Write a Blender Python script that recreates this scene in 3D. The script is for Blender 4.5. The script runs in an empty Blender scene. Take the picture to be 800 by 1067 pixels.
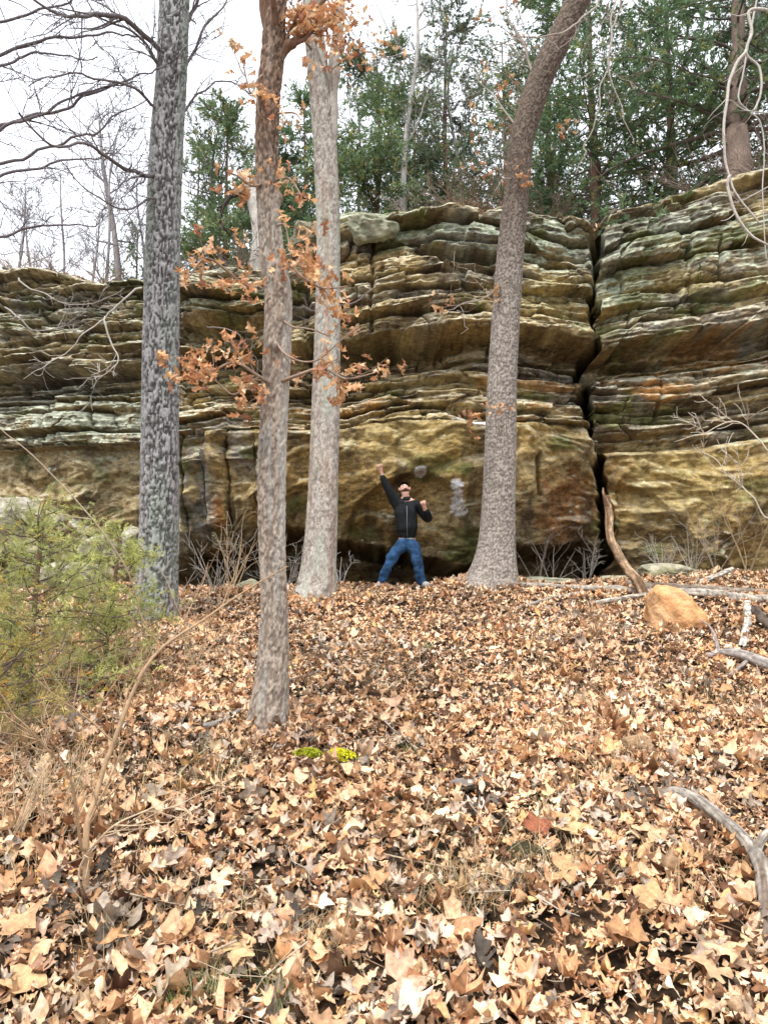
import bpy, bmesh, math, random
import numpy as np
from mathutils import Vector, Matrix, noise as mnoise

rad = math.radians
SC = bpy.context.scene
COL = SC.collection
rng = np.random.default_rng(11)
random.seed(7)

# ------------------------------------------------------------------ camera
FPX = 770.0            # focal length in photo pixels (photo 800 x 1067)
PITCH = rad(5.0)
EYE = np.array([0.0, 0.0, 1.6])
cp, sp = math.cos(PITCH), math.sin(PITCH)

def P(px, py, Y):
    """world point seen at photo pixel (px,py) at world distance Y"""
    a = (px - 400.0) / FPX
    b = (533.5 - py) / FPX
    d = np.array([a, cp - b * sp, sp + b * cp])
    return EYE + d * (Y / d[1])

def proj(x, y, z):
    dy, dz = y, z - 1.6
    s = dy * cp + dz * sp
    return 400 + FPX * x / s, 533.5 - FPX * (-dy * sp + dz * cp) / s

# ------------------------------------------------------------------ noise
def _h(ix, iy, iz, seed):
    ix = ix.astype(np.int64); iy = iy.astype(np.int64); iz = iz.astype(np.int64)
    n = (ix * 374761393 + iy * 668265263 + iz * 2147483647 + seed * 1274126177) & 0xFFFFFFFF
    n = ((n ^ (n >> 13)) * 1274126177) & 0xFFFFFFFF
    n = ((n ^ (n >> 16)) * 2246822519) & 0xFFFFFFFF
    n = n ^ (n >> 15)
    return (n & 0xFFFFFF) / 16777215.0

def n3(x, y, z=0.0, seed=0):
    x, y, z = np.broadcast_arrays(np.asarray(x, float), np.asarray(y, float), np.asarray(z, float))
    ix, iy, iz = np.floor(x), np.floor(y), np.floor(z)
    fx, fy, fz = x - ix, y - iy, z - iz
    fx = fx * fx * fx * (fx * (fx * 6 - 15) + 10)
    fy = fy * fy * fy * (fy * (fy * 6 - 15) + 10)
    fz = fz * fz * (3 - 2 * fz)
    def c(a, b, d): return _h(ix + a, iy + b, iz + d, seed)
    v0 = (c(0,0,0)*(1-fx)+c(1,0,0)*fx)*(1-fy) + (c(0,1,0)*(1-fx)+c(1,1,0)*fx)*fy
    if np.all(z == z.flat[0]) and float(z.flat[0]) == math.floor(float(z.flat[0])):
        return v0 * 2 - 1
    v1 = (c(0,0,1)*(1-fx)+c(1,0,1)*fx)*(1-fy) + (c(0,1,1)*(1-fx)+c(1,1,1)*fx)*fy
    return (v0 * (1 - fz) + v1 * fz) * 2 - 1

def fbm(x, y, z=0.0, seed=0, oc=4, g=0.5):
    t = 0; a = 1.0; s = 0
    x = np.asarray(x, float); y = np.asarray(y, float); z = np.asarray(z, float)
    for i in range(oc):
        k = 2.03 ** i
        t = t + a * n3(x * k + i * 17.3, y * k + i * 9.1, (z * k if np.ndim(z) else z), seed + i)
        s += a; a *= g
    return t / s

def sst(a, b, x):
    t = np.clip((x - a) / (b - a), 0, 1)
    return t * t * (3 - 2 * t)

def mix(a, b, t):
    t = np.asarray(t)[..., None]
    return a * (1 - t) + b * t

# ------------------------------------------------------------------ helpers
def props(o, label=None, cat=None, group=None, kind=None):
    if label: o['label'] = label
    if cat: o['category'] = cat
    if group: o['group'] = group
    if kind: o['kind'] = kind
    return o

def empty(name, loc, label, cat, group=None):
    o = bpy.data.objects.new(name, None)
    o.empty_display_size = 0.1
    COL.objects.link(o)
    o.location = [float(v) for v in loc]
    return props(o, label, cat, group)

def mesh_obj(name, V, F, mat, parent=None, colors=None, smooth=True, loc=None):
    """V (n,3) world coords, F list/array of polys. Origin placed at loc (or parent's loc)"""
    V = np.asarray(V, dtype=np.float64)
    origin = np.zeros(3)
    if loc is not None: origin = np.asarray(loc, float)
    elif parent is not None: origin = np.array(parent.location[:]) + (np.array(parent.parent.location[:]) if parent.parent else 0)
    me = bpy.data.meshes.new(name)
    nv = len(V)
    me.vertices.add(nv)
    me.vertices.foreach_set('co', (V - origin).astype(np.float32).ravel())
    if isinstance(F, np.ndarray):
        k = F.shape[1]; nf = len(F)
        me.loops.add(nf * k); me.polygons.add(nf)
        me.loops.foreach_set('vertex_index', F.astype(np.int32).ravel())
        me.polygons.foreach_set('loop_start', np.arange(0, nf * k, k, dtype=np.int32))
        me.polygons.foreach_set('loop_total', np.full(nf, k, dtype=np.int32))
    else:
        lens = np.array([len(f) for f in F], dtype=np.int32)
        flat = np.fromiter((i for f in F for i in f), dtype=np.int32)
        me.loops.add(len(flat)); me.polygons.add(len(F))
        me.loops.foreach_set('vertex_index', flat)
        st = np.zeros(len(F), dtype=np.int32); st[1:] = np.cumsum(lens)[:-1]
        me.polygons.foreach_set('loop_start', st)
        me.polygons.foreach_set('loop_total', lens)
    me.update(calc_edges=True)
    if smooth:
        me.polygons.foreach_set('use_smooth', np.ones(len(me.polygons), dtype=bool))
    if colors is not None:
        ca = me.color_attributes.new('Col', 'FLOAT_COLOR', 'POINT')
        c4 = np.ones((nv, 4), dtype=np.float32); c4[:, :3] = colors
        ca.data.foreach_set('color', c4.ravel())
    me.materials.append(mat)
    o = bpy.data.objects.new(name, me)
    COL.objects.link(o)
    if parent is not None:
        o.parent = parent
    if loc is not None and parent is None:
        o.location = origin
    return o

def grid_faces(nr, nc, wrap=False):
    r = np.arange(nr - 1)[:, None]; c = np.arange(nc if wrap else nc - 1)[None, :]
    c2 = (c + 1) % nc
    a = r * nc + c; b = r * nc + c2; d = (r + 1) * nc + c; e = (r + 1) * nc + c2
    return np.stack([a, b, e, d], -1).reshape(-1, 4)

# ------------------------------------------------------------------ materials
def new_mat(name):
    m = bpy.data.materials.new(name); m.use_nodes = True
    nt = m.node_tree; nt.nodes.clear()
    out = nt.nodes.new('ShaderNodeOutputMaterial')
    b = nt.nodes.new('ShaderNodeBsdfPrincipled')
    nt.links.new(b.outputs[0], out.inputs[0])
    return m, nt, b

def nd(nt, t, **kw):
    n = nt.nodes.new(t)
    for k, v in kw.items(): setattr(n, k, v)
    return n

def attr_mat(name, rough=0.85, nscale=30, namp=0.35, bump=0.3, bscale=60, bdist=0.01,
             stretch=(1, 1, 1), transl=0.0, spec=0.25, flat=None, hue=0.0):
    """colour attribute (or flat colour) varied by procedural noise, plus bump"""
    m, nt, b = new_mat(name)
    L = nt.links
    tc = nd(nt, 'ShaderNodeTexCoord'); mp = nd(nt, 'ShaderNodeMapping')
    mp.inputs['Scale'].default_value = stretch
    L.new(tc.outputs['Object'], mp.inputs[0])
    if flat is None:
        at = nd(nt, 'ShaderNodeVertexColor'); at.layer_name = 'Col'; src = at.outputs[0]
    else:
        rgb = nd(nt, 'ShaderNodeRGB'); rgb.outputs[0].default_value = (*flat, 1); src = rgb.outputs[0]
    nz = nd(nt, 'ShaderNodeTexNoise'); nz.inputs['Scale'].default_value = nscale
    nz.inputs['Detail'].default_value = 5; nz.inputs['Roughness'].default_value = 0.65
    L.new(mp.outputs[0], nz.inputs['Vector'])
    mr = nd(nt, 'ShaderNodeMapRange')
    mr.inputs['From Min'].default_value = 0.3; mr.inputs['From Max'].default_value = 0.7
    mr.inputs['To Min'].default_value = 1 - namp; mr.inputs['To Max'].default_value = 1 + namp
    L.new(nz.outputs[0], mr.inputs[0])
    vm = nd(nt, 'ShaderNodeVectorMath', operation='SCALE')
    L.new(src, vm.inputs[0]); L.new(mr.outputs[0], vm.inputs['Scale'])
    L.new(vm.outputs[0], b.inputs['Base Color'])
    b.inputs['Roughness'].default_value = rough
    b.inputs['Specular IOR Level'].default_value = spec
    if bump > 0:
        nb = nd(nt, 'ShaderNodeTexNoise'); nb.inputs['Scale'].default_value = bscale
        nb.inputs['Detail'].default_value = 6; nb.inputs['Roughness'].default_value = 0.7
        L.new(mp.outputs[0], nb.inputs['Vector'])
        bp = nd(nt, 'ShaderNodeBump'); bp.inputs['Strength'].default_value = bump
        bp.inputs['Distance'].default_value = bdist
        L.new(nb.outputs[0], bp.inputs['Height']); L.new(bp.outputs[0], b.inputs['Normal'])
    if transl > 0:
        tr = nd(nt, 'ShaderNodeBsdfTranslucent'); L.new(vm.outputs[0], tr.inputs[0])
        mx = nd(nt, 'ShaderNodeMixShader'); mx.inputs[0].default_value = transl
        out = [n for n in nt.nodes if n.type == 'OUTPUT_MATERIAL'][0]
        L.new(b.outputs[0], mx.inputs[1]); L.new(tr.outputs[0], mx.inputs[2])
        L.new(mx.outputs[0], out.inputs[0])
    return m

M_ROCK = attr_mat('sandstone', 0.92, 9, 0.5, 1.0, 9, 0.07, stretch=(1, 1, 1.5), spec=0.15)
M_STONE = attr_mat('boulder_stone', 0.92, 9, 0.45, 1.0, 14, 0.05, spec=0.15)
M_SOIL = attr_mat('forest_soil', 0.95, 25, 0.6, 1.0, 40, 0.03, spec=0.1)
M_LEAF = attr_mat('dry_leaf', 0.75, 38, 0.42, 0.6, 90, 0.004, transl=0.12, spec=0.25)
M_HLEAF = attr_mat('hanging_leaf', 0.7, 40, 0.2, 0.3, 60, 0.004, transl=0.3, spec=0.25)
M_BARK = attr_mat('bark', 0.92, 55, 0.4, 0.9, 70, 0.012, stretch=(1, 1, 0.35), spec=0.12)
M_TWIG = attr_mat('twig_bark', 0.9, 40, 0.3, 0.3, 60, 0.004, spec=0.15)
M_WOOD = attr_mat('weathered_wood', 0.9, 30, 0.4, 0.8, 60, 0.01, spec=0.15)
M_NEEDLE = attr_mat('cedar_foliage', 0.8, 6, 0.35, 0.0, transl=0.25, spec=0.15)
M_GRASS = attr_mat('grass_blade', 0.75, 8, 0.3, 0.0, transl=0.3, spec=0.2)
M_MOSS = attr_mat('moss', 0.95, 120, 0.5, 1.0, 160, 0.01, spec=0.05)

# ------------------------------------------------------------------ terrain height
_gy = np.array([-80, -5, 0, 6, 11.0, 11.7, 12.6, 14.0, 16, 80.])
_gz = np.array([-10, -.62, 0, .74, 1.405, 1.42, 1.25, 1.1, 1.1, 1.2])
def g(x, y):
    x = np.asarray(x, float); y = np.asarray(y, float)
    z = np.interp(y, _gy, _gz)
    z = z + 0.20 * np.exp(-((x - 1.62) ** 2 + (y - 10.9) ** 2) / 0.45)
    z = z + 0.10 * np.exp(-((x + 0.95) ** 2 + (y - 10.2) ** 2) / 0.5)
    z = z + 0.16 * sst(1.6, 5, x) * sst(7, 11, y)
    z = z - 0.10 * sst(-3, -7, x) * sst(3, 8, y)
    z = z + 0.05 * n3(x * .8, y * .8, 0, 3) + 0.02 * n3(x * 3, y * 3, 0, 4)
    return z

def gp(px, py, guess=6.0):
    """ground point seen at pixel"""
    lo, hi = 1.2, 11.6
    for Y in np.linspace(lo, hi, 400):
        p = P(px, py, Y)
        if p[2] <= g(p[0], Y) : return np.array([p[0], Y, float(g(p[0], Y))])
    p = P(px, py, hi)
    return np.array([p[0], hi, float(g(p[0], hi))])

# ground sheet
def build_ground():
    ys = np.concatenate([np.linspace(-80, -4, 30), np.linspace(-3.6, 1.2, 20), np.arange(1.25, 13.5, 0.045), np.linspace(13.7, 80, 30)])
    xs = np.concatenate([np.linspace(-90, -10, 30), np.arange(-9.5, 9.5, 0.06), np.linspace(10, 90, 30)])
    X, Y = np.meshgrid(xs, ys)
    Z = g(X, Y) + 0.02 * fbm(X * 5, Y * 5, 0, 8, 3)
    V = np.stack([X, Y, Z], -1).reshape(-1, 3)
    a = fbm(X * 1.5, Y * 1.5, 0, 21, 4).ravel(); b = fbm(X * 9, Y * 9, 0, 22, 4).ravel()
    c = mix(np.array([.035, .024, .015]), np.array([.16, .10, .06]), sst(-.2, .6, b + .3 * a))
    o = mesh_obj('ground', V, grid_faces(len(ys), len(xs)), M_SOIL, colors=c)
    props(o, kind='structure')
build_ground()

# ------------------------------------------------------------------ cliff
PXD = np.array([-700, -300, 0, 150, 190, 260, 350, 410, 480, 560, 600, 620, 626, 640, 700, 760, 820, 1000, 1400.])
DD  = np.array([20, 17, 15.4, 14.8, 14.0, 13.9, 13.6, 13.2, 12.8, 13.1, 13.3, 13.42, 13.4, 13.2, 12.85, 12.5, 12.15, 11.4, 11.0])
XW = (PXD - 400) / FPX * DD * 1.02
def DX(x): return np.interp(x, XW, DD)
TPX = np.array([-300, 0, 60, 150, 190, 235, 300, 330, 345, 400, 480, 540, 590, 615, 625, 640, 680, 720, 760, 800, 1000.])
TPY = np.array([300, 278, 286, 296, 286, 280, 268, 236, 224, 224, 214, 220, 222, 228, 236, 226, 208, 198, 190, 182, 170.])
def top_z(x):
    D = DX(x)
    px = 400 + FPX * x / (D * 1.03)
    py = np.interp(px, TPX, TPY)
    py = py
    e = np.arctan((533.5 - py) / FPX) + PITCH
    return 1.6 + np.tan(e) * D + .30 + 0.10 * n3(x * 1.3, 0, 0, 91) + 0.05 * n3(x * 4, 0, 0, 92)

def beds(zone_list, seed):
    r = np.random.default_rng(seed); out = [-5.0]
    for z0, z1, a, b in zone_list:
        z = z0; out.append(z0)
        while z < z1 - a:
            z += a + (b - a) * r.random() ** 1.5
            if z < z1 - a * .5: out.append(z)
    out.append(20.0)
    return np.unique(np.array(out))
BT = {
 'L': beds([(4.25, 5.55, .22, .5), (5.6, 5.9, .1, .15), (5.9, 9.5, .08, .34)], 1),
 'M': beds([(4.3, 5.45, .10, .30), (5.45, 5.95, .2, .3), (5.95, 9.5, .16, .60)], 2),
 'R': beds([(3.9, 4.7, .15, .3), (4.7, 5.45, .12, .30), (5.45, 5.8, .15, .2), (5.8, 9.5, .16, .62)], 5),
}
CRKY = np.array([150, 215, 290, 350, 400, 440, 490, 540, 600, 650.])
CRKX = np.array([628, 627, 622, 617, 613, 613, 622, 630, 634, 634.])

def build_cliff():
    xs = np.concatenate([np.linspace(-22, -9.3, 150), np.arange(-9.25, 7.2, 0.0185), np.linspace(7.25, 18, 120)])
    NR = 470
    t = np.linspace(0, 1, NR)
    T = top_z(xs)
    Z = 0.7 + (T[None, :] - 0.7) * t[:, None]
    X = np.broadcast_to(xs[None, :], Z.shape).copy()
    D = DX(X)
    px, py = proj(X, D, Z)
    crk = np.interp(py, CRKY, CRKX)
    sec = np.where(px < 187, 0, np.where(px < crk, 1, 2))
    w = Z + 0.12 * n3(X * .35, Z * .4, 0, 31) + 0.05 * n3(X * 1.1, Z * .7, 0, 32) + .012 * n3(X * 5, Z * 2, 0, 33)
    # local warps: beds sag towards the crack, hump over the middle
    w = w + 0.18 * np.exp(-((px - 600) / 40) ** 2) * (py < 300) - 0.10 * np.exp(-((px - 430) / 60) ** 2)
    w = w - 0.10 * (px - 660) / 100 * (sec == 2)
    # slabs: broad blocks shifted and tilted against each other
    sx = X * .55 + .6 * n3(Z * .9, X * .2, 0, 36) + np.floor(Z / 1.1 + .4 * n3(X * .5, 0, 0, 37)) * 3.7; si = np.floor(sx); sf = sx - si
    hs = _h(si, np.floor(Z / 1.1 + .4 * n3(X * .5, 0, 0, 37)), si * 0, 38)
    upz = (w > 4.3)
    w = w + upz * ((hs - .5) * .14 + (_h(si, si, si * 0, 39) - .5) * .34 * (sf - .5))
    off = np.zeros_like(Z); bedid = np.zeros_like(Z); tt = np.zeros_like(Z); hh = np.zeros_like(Z); joint = np.zeros_like(Z)
    for s, key in enumerate('LMR'):
        m = sec == s
        b = BT[key]
        i = np.clip(np.searchsorted(b, w[m]) - 1, 0, len(b) - 2)
        h = b[i + 1] - b[i]
        ti = (w[m] - b[i]) / h
        bedid[m] = i + 100 * s; tt[m] = ti; hh[m] = np.minimum(h, 1.0)
    massive = (w < np.where(sec == 2, 3.9, 4.28))
    hc = np.minimum(hh, .5)
    r0 = _h(bedid, bedid * 0, bedid * 0, 5) * 2 - 1
    prot = 0.15 * r0 + 0.16 * n3(X * .55, bedid * 7.3, 0, 41) + 0.09 * n3(X * 1.9, bedid * 3.7, 0, 42)
    # blocks split by joints
    fr = 0.5 + 1.0 * _h(bedid, bedid, bedid * 0, 6)
    cx = X * fr + 9 * _h(bedid, bedid * 0, bedid, 7) + .25 * n3(X * 1.5, Z * 2, 0, 44)
    ci = np.floor(cx); fx = cx - ci
    prot += 0.34 * (_h(ci, bedid, bedid * 0, 8) - .5) + upz * .30 * (hs - .5)
    prot += .22 * (fx - .5) * (_h(ci, bedid + 7, bedid * 0, 18) - .5)
    jd = np.minimum(fx, 1 - fx) / fr
    jprob = _h(np.round(cx), bedid, bedid * 0, 9)
    joint = np.exp(-(jd / 0.018) ** 2) * (jprob > .45)
    prof = 1 - np.abs(2 * tt - 1) ** (3 + 5 * _h(ci, bedid, bedid, 19))
    rec = np.clip(hc, .03, .4)
    bedoff = -prot + rec * .55 * (1 - prof) + (rec * .8 + .60 * (_h(bedid, ci, bedid, 20) > .66)) * np.exp(-(tt * hh / .065) ** 4) * (.4 + .6 * _h(ci, bedid, bedid, 10)) + .16 * joint
    # larger beds have undulating hollows
    bedoff += 0.05 * fbm(X * 2.3, Z * 3.5, 0, 45, 3)
    bedoff += 0.09 * (np.abs(fbm(X * 1.5, Z * 11, 0, 46, 3)) - .25) + .13 * (np.abs(fbm(X * 2.2 + 5, Z * 3.2, 0, 47, 4)) - .25)
    # massive face: cross bedding swirls and conchoidal edges
    q = fbm(X * .55, Z * .8, 0, 51, 3)
    sw = np.abs(np.sin((Z * 5.5 + q * 5 + X * .8)))
    sharp = np.abs(fbm(X * .9 + q, Z * 1.6 + q * .6, 0, 53, 4))
    sh2 = np.abs(fbm(X * 2.2 + 2 * q, Z * 5.0, 0, 54, 4))
    moff = 0.26 * q - 0.03 * sw * sst(-.3, .3, n3(X * .8, Z * .8, 0, 52)) - 0.42 * sharp - .03 * sh2 - .18 * np.abs(fbm(X * 1.1 + 3 * q, Z * 1.5 + q, 0, 56, 3)) + .012 * fbm(X * 8, Z * 9, 0, 55, 3)
    off = np.where(massive, moff, bedoff)
    off[massive] += .05
    # zone scale profile
    zo = np.interp(w, [0, 2.2, 3.2, 4.2, 4.35, 5.3, 5.42, 5.92, 6.0, 7.0, 8.0, 9.5],
                      [.55, .35, .0, -.16, .0, .45, 1.05, 1.05, -.18, .02, .20, .5])
    zoL = np.interp(w, [0, 3.2, 4.2, 4.3, 5.4, 5.6, 5.85, 5.98, 7, 8, 9.5], [.1, .15, .25, -.15, .1, 0.8, 0.8, -.10, .05, .3, .55])
    zoR = np.interp(w, [0, 2.5, 3.8, 3.95, 4.6, 5.3, 5.45, 5.75, 5.9, 7, 8, 9.5], [.25, .0, -.12, .30, .0, .15, .8, .8, -.15, .05, .25, .5])
    zz = np.where(sec == 0, zoL, np.where(sec == 1, zo, zoR))
    # deep shadow band strongest between px 370 and 480
    zz = zz + 0.7 * ((w > 5.42) & (w < 5.95)) * np.exp(-((px - 430) / 55) ** 4)
    off += zz
    # hollow beneath the top ledge
    off += 2.3 * np.exp(-((px - 478) / 38) ** 4 - ((py - 258 - (px - 478) * .12) / 10) ** 6)
    off += 0.9 * np.exp(-((px - 225) / 45) ** 4 - ((py - 345) / 16) ** 4)
    off += 0.35 * np.exp(-((px - 495) / 22) ** 4 - ((py - 433) / 8) ** 4)
    # cave
    cpx = [0, 150, 185, 240, 262, 300, 350, 380, 420, 460, 492, 515, 545, 600, 632, 652, 800, 1000]
    cpy = [640, 640, 572, 570, 545, 545, 556, 562, 566, 578, 590, 575, 565, 562, 570, 594, 596, 600]
    cave = np.interp(px, cpx, cpy) + 4 * n3(X * 3, 0, 0, 61) + 2 * n3(X * 9, 0, 0, 62)
    d = (py - cave)
    depth = np.interp(px, [150, 190, 260, 480, 520, 600, 640, 660, 1000], [0, 1.4, 3.0, 3.0, 2.0, 1.8, 1.2, .5, .5])
    off += depth * sst(0, 20, d)
    off += .3 * sst(-28, 0, d) * (px > 190) * (px < 500)
    # crescent ledge in the massive bed behind the person
    ed = np.interp(px, [330, 372, 400, 440, 470, 486, 500, 530], [600, 520, 500, 488, 503, 530, 560, 620])
    inside = (px > 340) & (px < 520)
    off += inside * .42 * sst(0, 7, py - ed) * np.exp(-((px - 430) / 75) ** 4)
    # right-hand lower block: curved break line
    ed2 = np.interp(px, [640, 680, 720, 760, 800], [500, 515, 560, 555, 520])
    off += .18 * sst(0, 6, py - ed2) * (px > 640)
    # columns at px 187..265
    colm = (px > 187) & (px < 268) & (py > 428) & massive
    cxb = np.array([187, 213, 236, 268])
    ic = np.clip(np.searchsorted(cxb, px + 2.5 * n3(X * 0 + 2, Z * 3, 0, 66)) - 1, 0, 2)
    off += colm * np.choose(ic, [.28, -.05, .12])
    rowj = np.floor((py + 5 * n3(X * 2, Z, 0, 67)) / np.choose(ic, [60., 36., 28.]))
    off += colm * .16 * (_h(ic, rowj, ic * 0, 68) - .5)
    dj = np.min(np.abs(px[..., None] + 2.5 * n3(X * 0 + 2, Z * 3, 0, 66)[..., None] - cxb), -1)
    off += colm * .22 * np.exp(-(dj / 1.6) ** 2)
    # the long vertical crack
    cd = px - crk - 2.0 * n3(X * 0, Z * 4, 0, 71) - 1.2 * n3(X * 0, Z * 11, 0, 72)
    wd = np.interp(py, [200, 235, 260, 360, 440, 560, 620], [10, 5, 3.8, 3.0, 4.4, 4.4, 6])
    slit = 2.6 * np.exp(-np.abs(cd / wd) ** 4)
    off += slit
    # other vertical joints
    for jx, a, b_ in ((386, 222, 350), (722, 215, 330), (752, 240, 300), (560, 470, 520), (45, 405, 470), (95, 400, 450), (318, 300, 400), (690, 360, 440)):
        jj = px - jx - 3 * n3(X * 0, Z * 3, 0, 73 + jx)
        off += .22 * np.exp(-np.abs(jj / 2.0) ** 2) * sst(a, a + 8, py) * (1 - sst(b_ - 8, b_, py))
    # round the top edge
    dt = (T[None, :] - Z)
    off += 0.5 * np.clip(1 - dt / .28, 0, 1) ** 2
    off += 0.022 * fbm(X * 9, Z * 17, 0, 81, 3) * np.where(massive, .5, 1)
    lam = np.abs(n3(X * 1.2 + 3 * n3(X * .6, Z, 0, 84), Z * 21, 0, 83))
    off += np.where(massive, .004, .055) * (.35 - lam)
    seam = np.exp(-(n3(X * .7 + n3(X * 2, Z * 3, 0, 88), Z * 12, 0, 87) / .07) ** 2) * sst(-.2, .3, n3(X * 1.3, Z * 4, 0, 89)) * ~massive
    off += .06 * seam
    chip = n3(X * 4.2, Z * 7, 0, 85); off += np.where(massive, .04, .10) * sst(.25, .45, chip) * _h(np.floor(X * 2), np.floor(Z * 3), np.floor(Z * 0), 86)
    Yw = D + off
    # tips of beds sag a little: true overhangs
    Zs = Z - 0.10 * np.clip(-(off - zz), 0, .4) + .0
    # normals by finite difference for where lichen and dust settle
    gz = np.gradient(Yw, axis=0) / np.maximum(np.gradient(Z, axis=0), 1e-4)
    up = sst(.25, 1.2, gz)
    under = sst(.4, 2, -gz)
    # ---- colour
    tan_ = np.array([.43, .335, .165]); ochre = np.array([.38, .255, .088]); brown = np.array([.125, .075, .032])
    grey = np.array([.27, .25, .205]); lich = np.array([.40, .44, .33]); orange = np.array([.50, .235, .055])
    pale = np.array([.56, .50, .37]); dark = np.array([.045, .035, .024]); moss = np.array([.12, .13, .04])
    f1 = fbm(X * .7, Z * 1.2, 0, 101, 5); f2 = np.where(massive, fbm(X * 1.6 + 2 * q, Z * 2.4 + 2 * q, 0, 105, 4), fbm(X * 2.2, Z * 6, 0, 102, 4)); f3 = fbm(X * 5, Z * np.where(massive, 5.5, 9), 0, 103, 4)
    f4 = fbm(X * 14, Z * 22, 0, 104, 3)
    rb = _h(bedid, bedid * 0 + 3, bedid * 0, 12)
    c = mix(tan_, ochre, sst(-.35, .35, f1 + .3 * f3))
    c = mix(c, brown, .6 * sst(.0, .55, f2 + .5 * f3))
    bc = mix(np.broadcast_to(tan_, c.shape), np.broadcast_to(grey, c.shape), sst(-.2, .5, fbm(X * .9, Z * 1.6, 0, 107, 4) + .5 * (rb - .5)))
    bc = mix(bc, brown, .7 * sst(-.1, .45, f2 + .5 * f3 + .25))
    bc = mix(bc, ochre, .7 * sst(.1, .5, f1))
    c = np.where(massive[..., None], c, bc)
    zoneB = (~massive) & (w < 5.5) & (sec > 0)
    ob = sst(.5, .9, _h(bedid, bedid * 0 + 9, bedid * 0, 13) * .6 + .5 * f2 + .3)
    c = mix(c, orange, .6 * ob * zoneB * sst(-.3, .3, f1 + f3))
    # iron stain blotches
    for ex, ey, rx, ry, k in ((590, 530, 34, 45, .8), (228, 545, 8, 32, 1.0), (690, 405, 40, 12, .7), (560, 395, 60, 10, .5), (640, 500, 22, 40, .5), (760, 360, 50, 20, .4)):
        msk = np.exp(-((px - ex) / rx) ** 2 - ((py - ey) / ry) ** 2)
        cc = np.array([.20, .075, .022]) if ex in (590, 640) else orange
        c = mix(c, cc, k * sst(.25, .7, msk + .35 * f3))
    # streaks of dark organic varnish on the massive face, dark specks all over
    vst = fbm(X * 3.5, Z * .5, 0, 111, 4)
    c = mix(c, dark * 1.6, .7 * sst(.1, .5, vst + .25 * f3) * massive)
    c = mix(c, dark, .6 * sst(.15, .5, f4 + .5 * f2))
    c = mix(c, brown * .8, .6 * sst(520, 585, py) * massive * sst(-.4, .3, f3 + .2))  # massive face browner and darker towards its foot
    # grey block left of middle
    gm = np.exp(-((px - 205) / 22) ** 4 - ((py - 520) / 50) ** 4) + .8 * np.exp(-((px - 255) / 14) ** 4 - ((py - 470) / 30) ** 4)
    c = mix(c, np.array([.20, .20, .19]), .8 * np.clip(gm, 0, 1) * sst(-.4, .2, f3 + .2))
    # pale dust and lichen on the ledges
    c = mix(c, pale, np.where(massive, .35, .85) * up * sst(-.5, .2, f3 + f1 * .4))
    lz = np.zeros_like(px)
    for ex, ey, rx, ry, k in ((560, 245, 60, 22, 1), (655, 300, 45, 35, 1), (90, 435, 90, 34, 1.1), (460, 230, 90, 16, .8), (385, 225, 40, 14, 1),
                              (70, 330, 120, 30, .45), (700, 240, 60, 30, .7), (230, 320, 60, 30, .6), (560, 300, 50, 30, .5), (450, 545, 40, 20, .3), (780, 250, 60, 40, .5)):
        lz += k * np.exp(-((px - ex) / rx) ** 2 - ((py - ey) / ry) ** 2)
    c = mix(c, lich, .9 * sst(.28, .70, lz * .8 + .45 * f3 + .3 * f4 + .25 * up) * (1 - under))
    c = mix(c, moss, .7 * sst(.35, .7, fbm(X * 1.3, Z * 2, 0, 121, 4) + .3 * f3 + .15))
    c = mix(c, np.array([.07, .052, .034]), .45 * seam * (1 - up))
    for ex, ey, rx, ry in ((560, 310, 55, 30), (720, 290, 60, 18), (700, 500, 90, 50), (430, 460, 80, 26)):
        c = mix(c, np.array([.45, .34, .125]), .42 * sst(.3, .8, np.exp(-((px - ex) / rx) ** 2 - ((py - ey) / ry) ** 2) + .35 * f3))
    # chalky white marks on the rock behind the person
    for ex, ey, rx, ry in ((439, 491, 8, 5), (474, 504, 9, 5), (477, 520, 6, 13), (481, 532, 9, 4), (497, 443, 12, 2.5), (478, 437, 9, 2)):
        msk = np.exp(-((px - ex) / rx) ** 2 - ((py - ey) / ry) ** 2)
        c = mix(c, np.array([.82, .83, .84]), .97 * sst(.38, .55, msk + .4 * f4 + .25 * f3))
    c = c * (1 + .45 * f4 + .25 * f3 + np.where(massive, .12, .5) * (lam - .3))[..., None] * 1.08
    c = mix(c, c.mean(-1)[..., None] * np.array([1.08, 1.02, .84]), .04 + .22 * (px < 190))
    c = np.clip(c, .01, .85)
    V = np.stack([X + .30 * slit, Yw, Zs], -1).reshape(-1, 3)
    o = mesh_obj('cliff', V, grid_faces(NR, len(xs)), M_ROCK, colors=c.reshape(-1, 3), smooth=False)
    props(o, kind='structure')
    return xs, Yw[-1], Zs[-1]
cxs, cyt, czt = build_cliff()

def hill_z(x, y):
    x = np.asarray(x, float); y = np.asarray(y, float)
    D = np.interp(x, cxs, cyt); T = np.interp(x, cxs, czt)
    d = np.maximum(y - D, 0)
    return T - .03 + 0.10 * d ** .9 * np.exp(-d / 40) + .12 * n3(x * .7, y * .7, 0, 200) * sst(0, 1.5, d) + .05 * n3(x * 2.5, y * 2.5, 0, 201) * sst(0, .6, d)

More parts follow.
